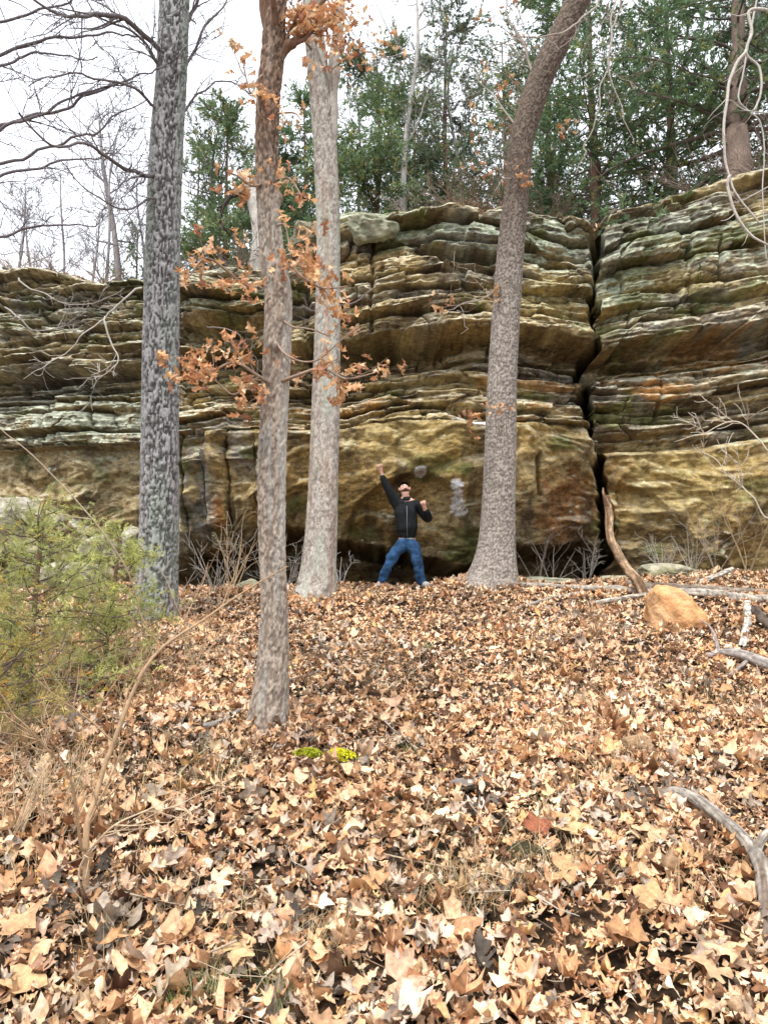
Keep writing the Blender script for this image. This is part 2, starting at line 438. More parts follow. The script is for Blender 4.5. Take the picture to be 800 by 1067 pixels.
def build_hill():
    xs = np.concatenate([np.linspace(-60, -14, 40), np.arange(-13.8, 12, 0.1), np.linspace(12.3, 60, 40)])
    ds = np.concatenate([[0, .06, .12], np.arange(.2, 8, .14), np.linspace(8.3, 90, 60)])
    X = np.broadcast_to(xs[None, :], (len(ds), len(xs)))
    Y = np.interp(xs, cxs, cyt)[None, :] - .03 + ds[:, None]
    Z = hill_z(X, Y); Z[0] -= .15
    V = np.stack([X, Y, Z], -1).reshape(-1, 3)
    a = fbm(X * 3, Y * 3, 0, 211, 4).ravel()
    c = mix(np.array([.07, .05, .03]), np.array([.30, .19, .10]), sst(-.4, .4, a))
    c = mix(c, np.array([.07, .09, .03]), .5 * sst(0, .5, fbm(X, Y, 0, 213, 3).ravel()))
    o = mesh_obj('hilltop', V, grid_faces(len(ds), len(xs)), M_SOIL, colors=c)
    props(o, kind='structure')
build_hill()

# ------------------------------------------------------------------ leaf templates
def leaf_strip(ns, kind, r):
    """midrib strip leaf, unit length along +x"""
    s = np.linspace(0, 1, ns)
    env = np.sin(np.pi * np.clip(s, 0, 1) ** .85) ** .8
    hw = np.zeros((2, ns))
    for side in (0, 1):
        if kind == 'oak':
            ph = r.uniform(0, 2)
            hw[side] = env * (.25 + .12 * np.cos(s * 2 * np.pi * 3.3 + ph)) * (1 + .3 * (r.random(ns) - .5))
        elif kind == 'broad':
            ph = r.uniform(0, 2)
            hw[side] = env * (.33 + .12 * np.cos(s * 2 * np.pi * 2.3 + ph)) * (1 + .25 * (r.random(ns) - .5))
        else:
            hw[side] = env * .24 * (1 + .1 * (r.random(ns) - .5))
    hw[:, 0] = .012; hw[:, -1] = .0
    fwd = np.where(hw > .24, .05, -.02)
    mid = np.stack([s, 0 * s, 0 * s], -1)
    le = np.stack([s + fwd[0], hw[0], 0 * s], -1)
    ri = np.stack([s + fwd[1], -hw[1], 0 * s], -1)
    V = np.concatenate([le, mid, ri])
    F = []
    for i in range(ns - 1):
        F.append((i, ns + i, ns + i + 1, i + 1)); F.append((ns + i, 2 * ns + i, 2 * ns + i + 1, ns + i + 1))
    F = np.array(F)
    V[:, 0] -= .45
    # curl
    a = r.uniform(-1.0, 1.7); b = r.uniform(-1.4, 2.2); tw = r.uniform(-1.7, 1.7)
    x, y = V[:, 0].copy(), V[:, 1].copy()
    z = a * x * x + b * y * y * 1.8 + tw * x * y + .05 * np.sin(7 * x + r.uniform(0, 6)) + .22 * np.abs(y) * r.uniform(-1, 1.4) + r.uniform(-1, 1) * x ** 3
    z += .09 * (r.random(len(z)) - .5) * (np.abs(y) > .05) + .06 * np.sin(11 * x + 9 * y + r.uniform(0, 6))
    V[:, 2] = z
    V[:, 1] = y * (1 - .35 * min(abs(b), 1))
    ed = 1 - .22 * r.random(ns)
    T = np.concatenate([ed, 1.12 + .06 * r.random(ns), 1 - .22 * r.random(ns)]) * np.tile(1 - .3 * sst(.6, 1, s) * r.random(), 3)
    return V, F, T

def leaf_star(r, n=5):
    """palmate leaf of quads round the petiole joint"""
    tips = n
    m = tips * 4
    ang = np.linspace(-2.5, 2.5, m + 1)
    k = np.arange(m + 1) % 4
    lobe = 1 - .25 * (np.abs(ang) / 2.5) ** 2
    rr = lobe * np.select([k == 2, (k == 1) | (k == 3)], [.56, .45], .33) * (1 + .34 * (r.random(m + 1) - .5))
    out = np.stack([rr * np.cos(ang), rr * np.sin(ang), 0 * rr], -1)
    half = out * .5
    V = np.concatenate([half, out, [[0, 0, 0]]])
    q = m + 1; F = []
    for i in range(m):
        F.append((i, q + i, q + i + 1, i + 1)); F.append((2 * q, i, i + 1, i + 1))
    F = np.array(F)[:, :4]
    x, y = V[:, 0].copy(), V[:, 1].copy()
    a, b, tw = r.uniform(-.6, 1.3), r.uniform(-.6, 1.3), r.uniform(-.8, .8)
    V[:, 2] = a * x * x + b * y * y + tw * x * y + .10 * np.sin(7 * x + 3 * y + r.uniform(0, 6)) + .06 * np.sin(13 * y + r.uniform(0, 6)) + .05 * (r.random(len(x)) - .5)
    V[:, 0] -= .1
    T = np.concatenate([np.where(k == 2, 1.1, .9), np.where(k == 2, .9, .8), [1.1]])
    return V, F, T

def rotmats(az, tx, ty):
    ca, sa = np.cos(az), np.sin(az); cx, sx = np.cos(tx), np.sin(tx); cy, sy = np.cos(ty), np.sin(ty)
    n = len(az); Rz = np.zeros((n, 3, 3)); Rx = np.zeros((n, 3, 3)); Ry = np.zeros((n, 3, 3))
    Rz[:, 0, 0] = ca; Rz[:, 0, 1] = -sa; Rz[:, 1, 0] = sa; Rz[:, 1, 1] = ca; Rz[:, 2, 2] = 1
    Rx[:, 0, 0] = 1; Rx[:, 1, 1] = cx; Rx[:, 1, 2] = -sx; Rx[:, 2, 1] = sx; Rx[:, 2, 2] = cx
    Ry[:, 1, 1] = 1; Ry[:, 0, 0] = cy; Ry[:, 0, 2] = sy; Ry[:, 2, 0] = -sy; Ry[:, 2, 2] = cy
    return Ry @ Rx @ Rz

def scatter(templates, weights, pos, R, scale, cols, r, vary=None):
    """merge many instances of templates into (V,F,C)"""
    n = len(pos); pick = r.choice(len(templates), n, p=np.array(weights) / np.sum(weights))
    Vs, Fs, Cs = [], [], []; base = 0
    for k, tpl in enumerate(templates):
        tv, tf = tpl[0], tpl[1]
        idx = np.nonzero(pick == k)[0]
        if len(idx) == 0: continue
        v = np.einsum('nij,vj->nvi', R[idx] * scale[idx][:, None, None], tv) + pos[idx][:, None, :]
        f = tf[None] + (np.arange(len(idx)) * len(tv))[:, None, None] + base
        Vs.append(v.reshape(-1, 3)); Fs.append(f.reshape(-1, tf.shape[1]))
        c = np.repeat(cols[idx][:, None, :], len(tv), 1)
        c = c * (1 + .14 * (r.random((len(idx), len(tv), 1)) - .5))
        if len(tpl) > 2: c = c * tpl[2][None, :, None]
        Cs.append(c.reshape(-1, 3)); base += len(idx) * len(tv)
    return np.concatenate(Vs), np.concatenate(Fs), np.concatenate(Cs)

LT_HI = [leaf_strip(15, 'oak', rng) for _ in range(12)] + [leaf_strip(13, 'broad', rng) for _ in range(8)] + [leaf_strip(7, 'plain', rng) for _ in range(7)] + [leaf_star(rng) for _ in range(3)]
LT_LO = [leaf_strip(9, 'oak', rng) for _ in range(9)] + [leaf_strip(8, 'broad', rng) for _ in range(6)] + [leaf_strip(5, 'plain', rng) for _ in range(3)]
def leaf_cols(n, r):
    pal = np.array([[.64, .42, .235], [.72, .50, .30], [.52, .30, .15], [.27, .135, .06], [.80, .62, .41], [.46, .37, .27], [.60, .35, .17], [.12, .062, .033], [.66, .43, .18]])
    wts = np.array([.2, .22, .12, .10, .14, .08, .09, .08, .02]); wts /= wts.sum()
    c = pal[r.choice(len(pal), n, p=wts)] * np.array([.99, .945, .97])
    return c * (1 + .3 * (r.random((n, 1)) - .5)) * (1 + .08 * (r.random((n, 3)) - .5))

def build_litter():
    r = np.random.default_rng(5)
    # visible wedge
    def pts(n, y0, y1, margin):
        y = np.sqrt(r.uniform(y0 ** 2, y1 ** 2, n * 2)); x = r.uniform(-1, 1, len(y)) * (0.56 * y1 + margin)
        k = np.abs(x) < .56 * y + margin
        return x[k], y[k]
    V, F, C = [], [], []; base = 0
    for (y0, y1, dens, T, margin) in ((1.3, 5.5, 760, LT_HI, .7), (5.5, 12.6, 490, LT_LO, 1.0)):
        area = (0.56 * y1 + margin) * 2 * (y1 - y0)
        n = int(dens * area)
        y = r.uniform(y0, y1, n); x = r.uniform(-1, 1, n) * (.56 * y1 + margin)
        k = np.abs(x) < .56 * y + margin
        x, y = x[k], y[k]
        k = np.hypot((x - .33) / .62, (y - 11.1) / .34) > 1
        x, y = x[k], y[k]
        n = len(x)
        h = r.random(n)
        pathc = np.interp(y, [1.5, 4, 6, 8, 11], [.75, .62, .75, .6, .35]); pm = np.exp(-((x - pathc) / (.16 + .02 * y)) ** 2)
        h = h * (1 - .5 * pm) + .28 * pm
        pos = np.stack([x, y, g(x, y) + -.004 + .085 * h ** 1.2 + .03 * n3(x * 3.5, y * 3.5, 0, 77)], -1)
        R = rotmats(r.uniform(0, 2 * np.pi, n), r.normal(.12, .34, n) * (1 - .3 * pm), r.normal(0, .33, n) * (1 - .3 * pm))
        sc = np.clip(r.lognormal(math.log(.068), .42, n), .025, .165)
        sc = sc * (1 - .22 * pm)
        cols = leaf_cols(n, r) * (1 + .10 * pm)[:, None]
        patch = fbm(x * .9, y * .9, 0, 78, 3)
        cols = cols * (1 + .30 * patch)[:, None]
        gy = (r.random(n) < .22) & (fbm(x * 1.3 + 9, y * 1.3, 0, 79, 3) > .08); cols[gy] = cols[gy].mean(1)[:, None] * np.array([1.12, .90, .70])
        nt = len(T)
        v, f, c = scatter(T, np.ones(nt), pos, R, sc, cols, r)
        V.append(v); F.append(f + base); C.append(c); base += len(v)
    # crumbs and torn fragments
    n = 15000
    y = r.uniform(1.3, 7, n); x = r.uniform(-1, 1, n) * (.56 * y + .5)
    pos = np.stack([x, y, g(x, y) + .03 + .04 * r.random(n)], -1)
    R = rotmats(r.uniform(0, 6.28, n), r.normal(0, .7, n), r.normal(0, .7, n))
    v, f, c = scatter(LT_LO, np.ones(len(LT_LO)), pos, R, r.uniform(.018, .045, n), leaf_cols(n, r) * r.uniform(.5, 1.25, (n, 1)), r)
    V.append(v); F.append(f + base); C.append(c); base += len(v)
    # drifts of leaves banked against the trunk feet
    for tx, ty, tr_ in [(*gp(160, 652)[:2], .27), (*gp(280, 762)[:2], .14), (*gp(330, 622)[:2], .30), (float(P(513, 600, 10.6)[0]), 10.6, .36)]:
        n = 260; a = r.uniform(0, 6.28, n); k = tr_ + .30 * r.random(n) ** 1.5
        x = tx + k * np.cos(a); y = ty + k * np.sin(a)
        pos = np.stack([x, y, g(x, y) + .02 + .10 * r.random(n) * np.clip(1 - (k - tr_) / .3, 0, 1)], -1)
        R = rotmats(r.uniform(0, 6.28, n), r.normal(.1, .6, n), r.normal(0, .6, n))
        v, f, c = scatter(LT_HI, np.ones(len(LT_HI)), pos, R, r.uniform(.05, .11, n), leaf_cols(n, r), r)
        V.append(v); F.append(f if f.shape[1] == 4 else f); F[-1] = F[-1] + base; C.append(c); base += len(v)
    # wider surroundings, thinner
    n = 16000
    x = r.uniform(-12, 12, n); y = r.uniform(-5, 12.8, n)
    k = np.abs(x) > .56 * y + .8
    x, y = x[k], y[k]; n = len(x)
    pos = np.stack([x, y, g(x, y) + .03 * r.random(n)], -1)
    R = rotmats(r.uniform(0, 6.28, n), r.normal(.1, .35, n), r.normal(0, .35, n))
    v, f, c = scatter(LT_LO, np.ones(len(LT_LO)), pos, R, r.uniform(.09, .17, n), leaf_cols(n, r), r)
    V.append(v); F.append(f + base); C.append(c)
    o = mesh_obj('leaf_litter', np.concatenate(V), np.concatenate(F), M_LEAF, colors=np.concatenate(C))
    props(o, 'carpet of fallen tan and brown oak leaves covering the slope', 'leaf litter', kind='stuff')
    # litter on the hilltop edge
    n = 5000
    x = r.uniform(-9, 8, n); D = np.interp(x, cxs, cyt); y = D + .02 + 2.2 * r.random(n) ** 1.5
    pos = np.stack([x, y, hill_z(x, y) + .04 * r.random(n)], -1)
    R = rotmats(r.uniform(0, 6.28, n), r.normal(.1, .5, n), r.normal(0, .5, n))
    v, f, c = scatter(LT_LO, np.ones(len(LT_LO)), pos, R, r.uniform(.08, .15, n), leaf_cols(n, r) * .8, r)
    o = mesh_obj('cliff_top_litter', v, f, M_LEAF, colors=c)
    props(o, 'thin layer of brown leaves along the top edge of the cliff', 'leaf litter', kind='stuff')
build_litter()

# ------------------------------------------------------------------ tubes
def catmull(pts, n):
    p = np.asarray(pts, float)
    if len(p) < 3:
        t = np.linspace(0, 1, n)[:, None]; return p[0] * (1 - t) + p[-1] * t
    pp = np.vstack([2 * p[0] - p[1], p, 2 * p[-1] - p[-2]])
    u = np.linspace(0, len(p) - 1 - 1e-9, n); i = u.astype(int); t = (u - i)[:, None]
    a, b, c, d = pp[i], pp[i + 1], pp[i + 2], pp[i + 3]
    return .5 * ((2 * b) + (-a + c) * t + (2 * a - 5 * b + 4 * c - d) * t ** 2 + (-a + 3 * b - 3 * c + d) * t ** 3)

class Tubes:
    def __init__(s): s.V = []; s.F = []; s.C = []; s.n = 0
    def add(s, pts, radii, sides=5, col=(.3, .25, .2), cvar=.15):
        p = np.asarray(pts, float); m = len(p)
        rr = np.asarray(radii, float)
        if rr.ndim == 0: rr = np.full(m, float(rr))
        if len(rr) == 2 and m != 2: rr = np.linspace(rr[0], rr[1], m)
        t = np.gradient(p, axis=0); t /= np.linalg.norm(t, axis=1)[:, None] + 1e-9
        ref = np.array([0, 0, 1.]) if abs(t[:, 2]).mean() < .8 else np.array([1., .2, 0])
        u = np.cross(t, ref); u /= np.linalg.norm(u, axis=1)[:, None] + 1e-9
        v = np.cross(t, u)
        a = np.linspace(0, 2 * np.pi, sides, endpoint=False)
        ring = p[:, None, :] + rr[:, None, None] * (np.cos(a)[None, :, None] * u[:, None, :] + np.sin(a)[None, :, None] * v[:, None, :])
        s.V.append(ring.reshape(-1, 3)); s.F.append(grid_faces(m, sides, True) + s.n)
        # caps as a degenerate-free quad fan: tip vertex pulled in
        c = np.asarray(col, float)
        if c.ndim == 1: c = np.repeat(c[None], m, 0)
        c = np.repeat(c, sides, 0) * (1 + cvar * (rng.random((m * sides, 1)) - .5))
        s.C.append(c); s.n += m * sides
    def obj(s, name, mat, parent=None, loc=None):
        return mesh_obj(name, np.concatenate(s.V), np.concatenate(s.F), mat, parent, np.concatenate(s.C), loc=loc)

def unit(v): return v / (np.linalg.norm(v) + 1e-9)

def grow(tb, p, d, L, r, lvl, rg, col, wander=.22, up=.05, kids=(3, 6), tips=None, sides=5, spread=(.5, 1.1), minr=.004, kr=.55, bias=None):
    n = max(4, int(L / .16)) if lvl > 0 else max(4, int(L / .12))
    n = min(n, 14)
    pts = [np.array(p, float)]; d = unit(np.array(d, float)); dirs = [d]
    for i in range(n):
        d = unit(d + wander * rg.normal(0, 1, 3) * .6 + np.array([0, 0, up]) + (0 if bias is None else bias))
        pts.append(pts[-1] + d * L / n); dirs.append(d)
    rr = np.linspace(r, max(minr * .7, r * .3), n + 1)
    if r > .006:
        m_ = 2 * n + 1; tb.add(catmull(pts, m_), np.maximum(np.interp(np.linspace(0, n, m_), np.arange(n + 1), rr), minr * .7), sides if r > .012 else 3, col)
    else: tb.add(pts, np.maximum(rr, minr * .7), 3, col)
    if tips is not None and lvl <= 1:
        for k in range(max(1, n // 2), n + 1): tips.append((pts[k], dirs[k]))
    if lvl <= 0: return
    for _ in range(rg.integers(kids[0], kids[1] + 1)):
        k = rg.integers(max(1, n // 5), n + 1)
        ax = unit(np.cross(dirs[k], rg.normal(0, 1, 3)))
        an = rg.uniform(*spread)
        nd_ = dirs[k] * math.cos(an) + np.cross(ax, dirs[k]) * math.sin(an)
        grow(tb, pts[k], nd_, L * rg.uniform(.4, .72) * (1 - .35 * k / n), max(minr, rr[k] * kr), lvl - 1, rg, col, wander, up, kids, tips, sides, spread, minr, kr, bias)

def limb(tb, path, r0, r1, rg, col, twigs=6, tl=.5, lvl=1, tips=None, sides=7, n=None, wob=.01, **kw):
    """limb along an explicit path, sprouting side twigs"""
    path = np.asarray(path); Ltot = np.linalg.norm(np.diff(path, axis=0), axis=1).sum()
    n = n or int(max(8, Ltot / .08)); n = min(n, 60)
    pts = catmull(path, n); sd_ = int(rg.integers(1, 9999)); al_ = np.linspace(0, Ltot, n)
    pts[1:-1] += np.stack([n3(al_ * 2.6, sd_ * .37, 0, 300 + k_) + .4 * n3(al_ * 7, sd_ * .37, 0, 310 + k_) for k_ in range(3)], -1)[1:-1] * wob * 2.6
    rr = np.linspace(r0, r1, n)
    tb.add(pts, rr, sides, col)
    for _ in range(twigs):
        k = rg.integers(n // 6, n - 1); t = unit(pts[k + 1] - pts[k - 1])
        ax = unit(np.cross(t, rg.normal(0, 1, 3))); an = rg.uniform(.4, 1.1)
        grow(tb, pts[k], t * math.cos(an) + np.cross(ax, t) * math.sin(an), tl * rg.uniform(.5, 1.2), max(.004, rr[k] * .5), lvl, rg, col, tips=tips, **kw)
    if tips is not None: tips.append((pts[-1], unit(pts[-1] - pts[-2])))
    return pts

# ------------------------------------------------------------------ trunks
def trunk(name, ctrl, parent, bark, seed, ring=.016, sides=96, flare=.6, fh=.35, top=True):
    """ctrl rows: (px, py, width_px, Y). returns centre line + radii"""
    P3 = np.array([P(a, b, Y) for a, b, w_, Y in ctrl]); R3 = np.array([w_ * .90 / 2 / FPX * Y for a, b, w_, Y in ctrl])
    L = np.concatenate([[0], np.cumsum(np.linalg.norm(np.diff(P3, axis=0), axis=1))])
    n = int(L[-1] / ring)
    dense = catmull(P3, 400); rd = np.interp(np.linspace(0, len(P3) - 1, 400), np.arange(len(P3)), R3)
    Ld = np.concatenate([[0], np.cumsum(np.linalg.norm(np.diff(dense, axis=0), axis=1))])
    s = np.linspace(0, Ld[-1], n)
    c = np.stack([np.interp(s, Ld, dense[:, k]) for k in range(3)], -1); rr = np.interp(s, Ld, rd)
    rr = np.convolve(np.pad(rr, 12, 'edge'), np.ones(25) / 25, 'valid')
    t = np.gradient(c, axis=0); t /= np.linalg.norm(t, axis=1)[:, None]
    u = np.cross(t, np.array([0, 1., 0])); u /= np.linalg.norm(u, axis=1)[:, None]; v = np.cross(t, u)
    a = np.linspace(0, 2 * np.pi, sides, endpoint=False)
    A, S = np.meshgrid(a, s); RR = rr[:, None] * np.ones_like(A)
    cx, cy = np.cos(A), np.sin(A)
    ux, uy = cx * RR, cy * RR
    # root flare with lobes
    fl = np.exp(-S / fh) * flare
    RR = RR * (1 + fl * (.55 + .65 * np.clip(np.sin(A * 4 + seed) * .6 + np.sin(A * 2.3 + seed * 2) * .5, -.4, 1)))
    RR *= 1 + .035 * n3(cx * 1.5 + seed, cy * 1.5, S * 1.2, seed)
    if bark == 'furrow':
        q = n3(cx * 3, cy * 3, S * 2.0, seed + 1)
        wv = n3(ux * 34, uy * 34, S * 8 + q, seed + 2) * .8 + n3(ux * 60, uy * 60, S * 20, seed + 3) * .45
        ridge = sst(.0, .30, np.abs(wv + .12 * n3(ux * 60, uy * 60, S * 40, seed + 5)))
        cut = n3(ux * 20, uy * 20, S * 26, seed + 4); ridge = ridge * (1 - .45 * sst(.45, .7, cut))
        disp = .034 * (ridge - .5); fine = n3(ux * 90, uy * 90, S * 60, seed + 6)
        c0, c1, c2 = np.array([.085, .078, .073]), np.array([.23, .22, .212]), np.array([.38, .37, .36])
        colr = mix(c0, c1, ridge); colr = mix(colr, c2, .8 * sst(.0, .7, ridge * .5 + fine * .5) * ridge)
        colr = mix(colr, np.array([.24, .29, .23]), .4 * sst(.1, .5, n3(cx * 2, cy * 2, S * .8, seed + 8)))
    elif bark == 'scaly':
        wv = n3(ux * 62, uy * 62, S * 30, seed + 2) * .7 + n3(ux * 110, uy * 110, S * 60, seed + 3) * .5
        ridge = sst(-.3, .3, wv); fine = n3(ux * 150, uy * 150, S * 90, seed + 6)
        disp = .007 * (ridge - .5) + .002 * fine
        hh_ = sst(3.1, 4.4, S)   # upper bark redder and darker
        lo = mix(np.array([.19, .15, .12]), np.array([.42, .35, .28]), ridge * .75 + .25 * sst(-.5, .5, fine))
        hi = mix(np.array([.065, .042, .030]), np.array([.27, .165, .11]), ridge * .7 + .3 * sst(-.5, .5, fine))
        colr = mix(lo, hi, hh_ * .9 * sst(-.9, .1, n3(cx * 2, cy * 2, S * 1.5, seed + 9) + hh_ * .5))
        # paler colour on the left side, middle height only
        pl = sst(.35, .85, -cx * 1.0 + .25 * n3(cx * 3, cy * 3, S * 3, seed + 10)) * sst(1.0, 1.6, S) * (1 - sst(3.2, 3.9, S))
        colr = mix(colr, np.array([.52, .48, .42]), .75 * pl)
        colr = mix(colr, np.array([.34, .36, .34]), .4 * sst(.2, .5, n3(cx * 2.5, cy * 2.5, S * 2.5, seed + 12)) * (1 - hh_))
    elif bark == 'smooth':
        wv = n3(ux * 34, uy * 34, S * 20, seed + 2) * .6 + n3(ux * 80, uy * 80, S * 60, seed + 3) * .6
        ridge = sst(-.5, .5, wv); disp = .0045 * (ridge - .5)
        colr = mix(np.array([.24, .20, .165]), np.array([.50, .455, .395]), ridge)
        colr = mix(colr, np.array([.40, .43, .36]), .5 * sst(.0, .5, n3(cx * 2, cy * 2, S * 1.3, seed + 9)))
        colr = mix(colr, np.array([.30, .20, .14]), .45 * sst(.35, .6, n3(cx * 3, cy * 3, S * 1.1, seed + 10)))
        ringb = np.exp(-(np.abs((S * 1.4 + .1 * n3(cx, cy, S, 3)) % 1 - .5) / .03) ** 2) * sst(0, .5, n3(cx * 2, cy * 2, S * 3, seed + 14))
        colr = colr * (1 - .5 * ringb)[..., None]
    else:  # plated
        wv = n3(ux * 36, uy * 36, S * 20, seed + 2) * .7 + n3(ux * 75, uy * 75, S * 42, seed + 3) * .5
        ridge = sst(-.35, .2, np.abs(wv) * 2 - .45); disp = .012 * (ridge - .5); fine = n3(ux * 90, uy * 90, S * 60, seed + 6)
        colr = mix(np.array([.15, .125, .105]), np.array([.38, .335, .29]), ridge * .7 + .3 * sst(-.5, .5, fine))
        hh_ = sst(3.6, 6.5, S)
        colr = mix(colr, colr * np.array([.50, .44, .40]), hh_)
    RR = RR + disp
    # small knots
    rg = np.random.default_rng(seed)
    for _ in range(5):
        sk, ak = rg.uniform(1, s[-1]), rg.uniform(0, 6.28)
        da = np.angle(np.exp(1j * (A - ak))) * rr.mean()
        dd = (da / .035) ** 2 + ((S - sk) / .045) ** 2
        RR += .03 * np.exp(-dd); colr = colr * (1 - .5 * np.exp(-dd * 3))[..., None]
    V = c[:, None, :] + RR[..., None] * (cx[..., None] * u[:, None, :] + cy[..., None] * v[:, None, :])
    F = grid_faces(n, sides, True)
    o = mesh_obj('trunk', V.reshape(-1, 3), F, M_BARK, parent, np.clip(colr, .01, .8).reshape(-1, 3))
    return c, rr

def leaf_cluster(tips, name, parent, n_per, size, r, cols, spread=.07, droop=True, lo=False):
    pos = []; 
    for p, d in tips:
        for _ in range(n_per):
            pos.append(p + r.normal(0, spread, 3) + np.array([0, 0, -.02]))
    pos = np.array(pos); n = len(pos)
    R = rotmats(r.uniform(0, 6.28, n), r.normal(0, .9, n), r.normal(.9, .6, n))
    cc = cols[r.integers(0, len(cols), n)] * (1 + .5 * (r.random((n, 1)) - .5))
    T = LT_LO if lo else LT_HI[:12]
    v, f, c = scatter(T, np.ones(len(T)), pos, R, r.uniform(size * .7, size * 1.3, n), cc, r)
    o = mesh_obj(name, v, f, M_HLEAF, parent, c)
    if n > 0: o['kind'] = 'stuff'
    return o
OAKC = np.array([[.60, .31, .15], [.66, .40, .22], [.55, .30, .14], [.72, .50, .31], [.48, .25, .13], [.40, .19, .11], [.64, .40, .20]])

# T1: furrowed grey tree on the left
def Yof(py): return None
t1 = empty('furrowed_tree', gp(160, 652), 'tall grey tree with deeply furrowed bark, left of the brown leafy oak', 'tree')
Y1 = t1.location[1]
c1, r1 = trunk('t1', [(152, 690, 56, Y1), (160, 650, 50, Y1), (164, 600, 43, Y1), (166, 550, 42, Y1), (167, 450, 40, Y1), (168, 350, 39, Y1), (170, 250, 37, Y1), (174, 150, 36, Y1), (179, 80, 34, Y1), (182, 0, 33, Y1), (186, -120, 31, Y1), (188, -260, 26, Y1), (192, -420, 20, Y1)], t1, 'furrow', 40, ring=.015, sides=110, flare=.3)
rg = np.random.default_rng(3)
dk = (.15, .13, .13); gk = (.20, .175, .165)
for pth, r0, tw in (
    ([(178, 183, Y1), (150, 182, Y1 - .3), (128, 172, Y1 - .7), (100, 158, Y1 - 1.2), (60, 150, Y1 - 1.6), (20, 118, Y1 - 2)], .04, 12),
    ([(182, 92, Y1), (168, 80, Y1 - .1), (160, 60, Y1 - .2), (140, 30, Y1 - .4), (110, 22, Y1 - .8), (60, 8, Y1 - 1.2)], .035, 12),
    ([(176, 60, Y1), (120, 20, Y1 - .8), (88, 16, Y1 - 1), (60, 12, Y1 - 1.2), (0, -20, Y1 - 1.4)], .045, 10),
    ([(188, 118, Y1), (210, 92, Y1 + .3), (240, 86, Y1 + .6), (262, 98, Y1 + .8)], .022, 9),
    ([(186, 90, Y1), (200, 60, Y1 + .2), (215, 30, Y1 + .3), (240, 0, Y1 + .5), (255, -40, Y1 + .6)], .03, 14),
    ([(180, 140, Y1), (150, 100, Y1 - .3), (120, 80, Y1 - .9), (70, 75, Y1 - 1.2), (30, 90, Y1 - 1.4)], .028, 14),
    ([(184, 40, Y1), (205, 10, Y1 + .2), (220, -30, Y1 + .4), (280, -80, Y1 + .6)], .04, 10),
    ([(176, 200, Y1), (140, 215, Y1 - .5), (100, 205, Y1 - .9), (55, 160, Y1 - 1.2)], .02, 10),
    ([(186, -60, Y1), (140, -120, Y1 - .5), (40, -160, Y1 - 1), (-60, -160, Y1 - 1)], .06, 14),
    ([(186, -90, Y1), (250, -160, Y1 + .5), (340, -220, Y1 + 1)], .06, 12)):
    tb = Tubes(); limb(tb, [P(*q) for q in pth], r0 * .72, r0 * .2, rg, dk, twigs=tw, tl=.7, lvl=1, wob=.018, wander=.35, minr=.0036); tb.obj('branch', M_TWIG, t1)

# T2: near oak with brown leaves
t2 = empty('leafy_oak', gp(280, 762), 'nearest slim oak trunk with reddish upper bark and clusters of dry orange leaves', 'tree')
Y2 = t2.location[1]
c2, r2 = trunk('t2', [(277, 785, 56, Y2), (279, 765, 50, Y2), (281, 735, 42, Y2), (284, 700, 36, Y2), (286, 640, 31, Y2), (284, 580, 29, Y2), (283, 500, 32, Y2), (286, 420, 32, Y2), (289, 360, 32, Y2), (290, 310, 32, Y2), (285, 275, 30, Y2), (281, 235, 27, Y2), (279, 200, 26, Y2), (278, 150, 27, Y2), (280, 100, 28, Y2), (284, 60, 28, Y2), (286, 30, 27, Y2), (290, 0, 20, Y2), (296, -60, 18, Y2), (300, -160, 15, Y2), (298, -300, 10, Y2)], t2, 'scaly', 51, ring=.009, sides=96, flare=.32, fh=.16)
tb = Tubes(); tips = []
bk = (.20, .12, .08); tw_ = (.30, .22, .165)
fk = Tubes(); limb(fk, [P(284, 60, Y2), P(282, 40, Y2), P(276, 10, Y2), P(268, -25, Y2 - .05), P(255, -90, Y2 - .2)], .07, .03, rg, bk, twigs=4, tl=.5, sides=12); fk.obj('limb', M_BARK, t2)
tb = Tubes(); limb(tb, [P(288, 62, Y2), P(298, 50, Y2), P(306, 48, Y2), P(313, 40, Y2 + .1), P(320, 20, Y2 + .2), P(350, -10, Y2 + .3)], .045, .015, rg, bk, twigs=3, tl=.3, tips=tips, n=14); tb.obj('branch', M_TWIG, t2)
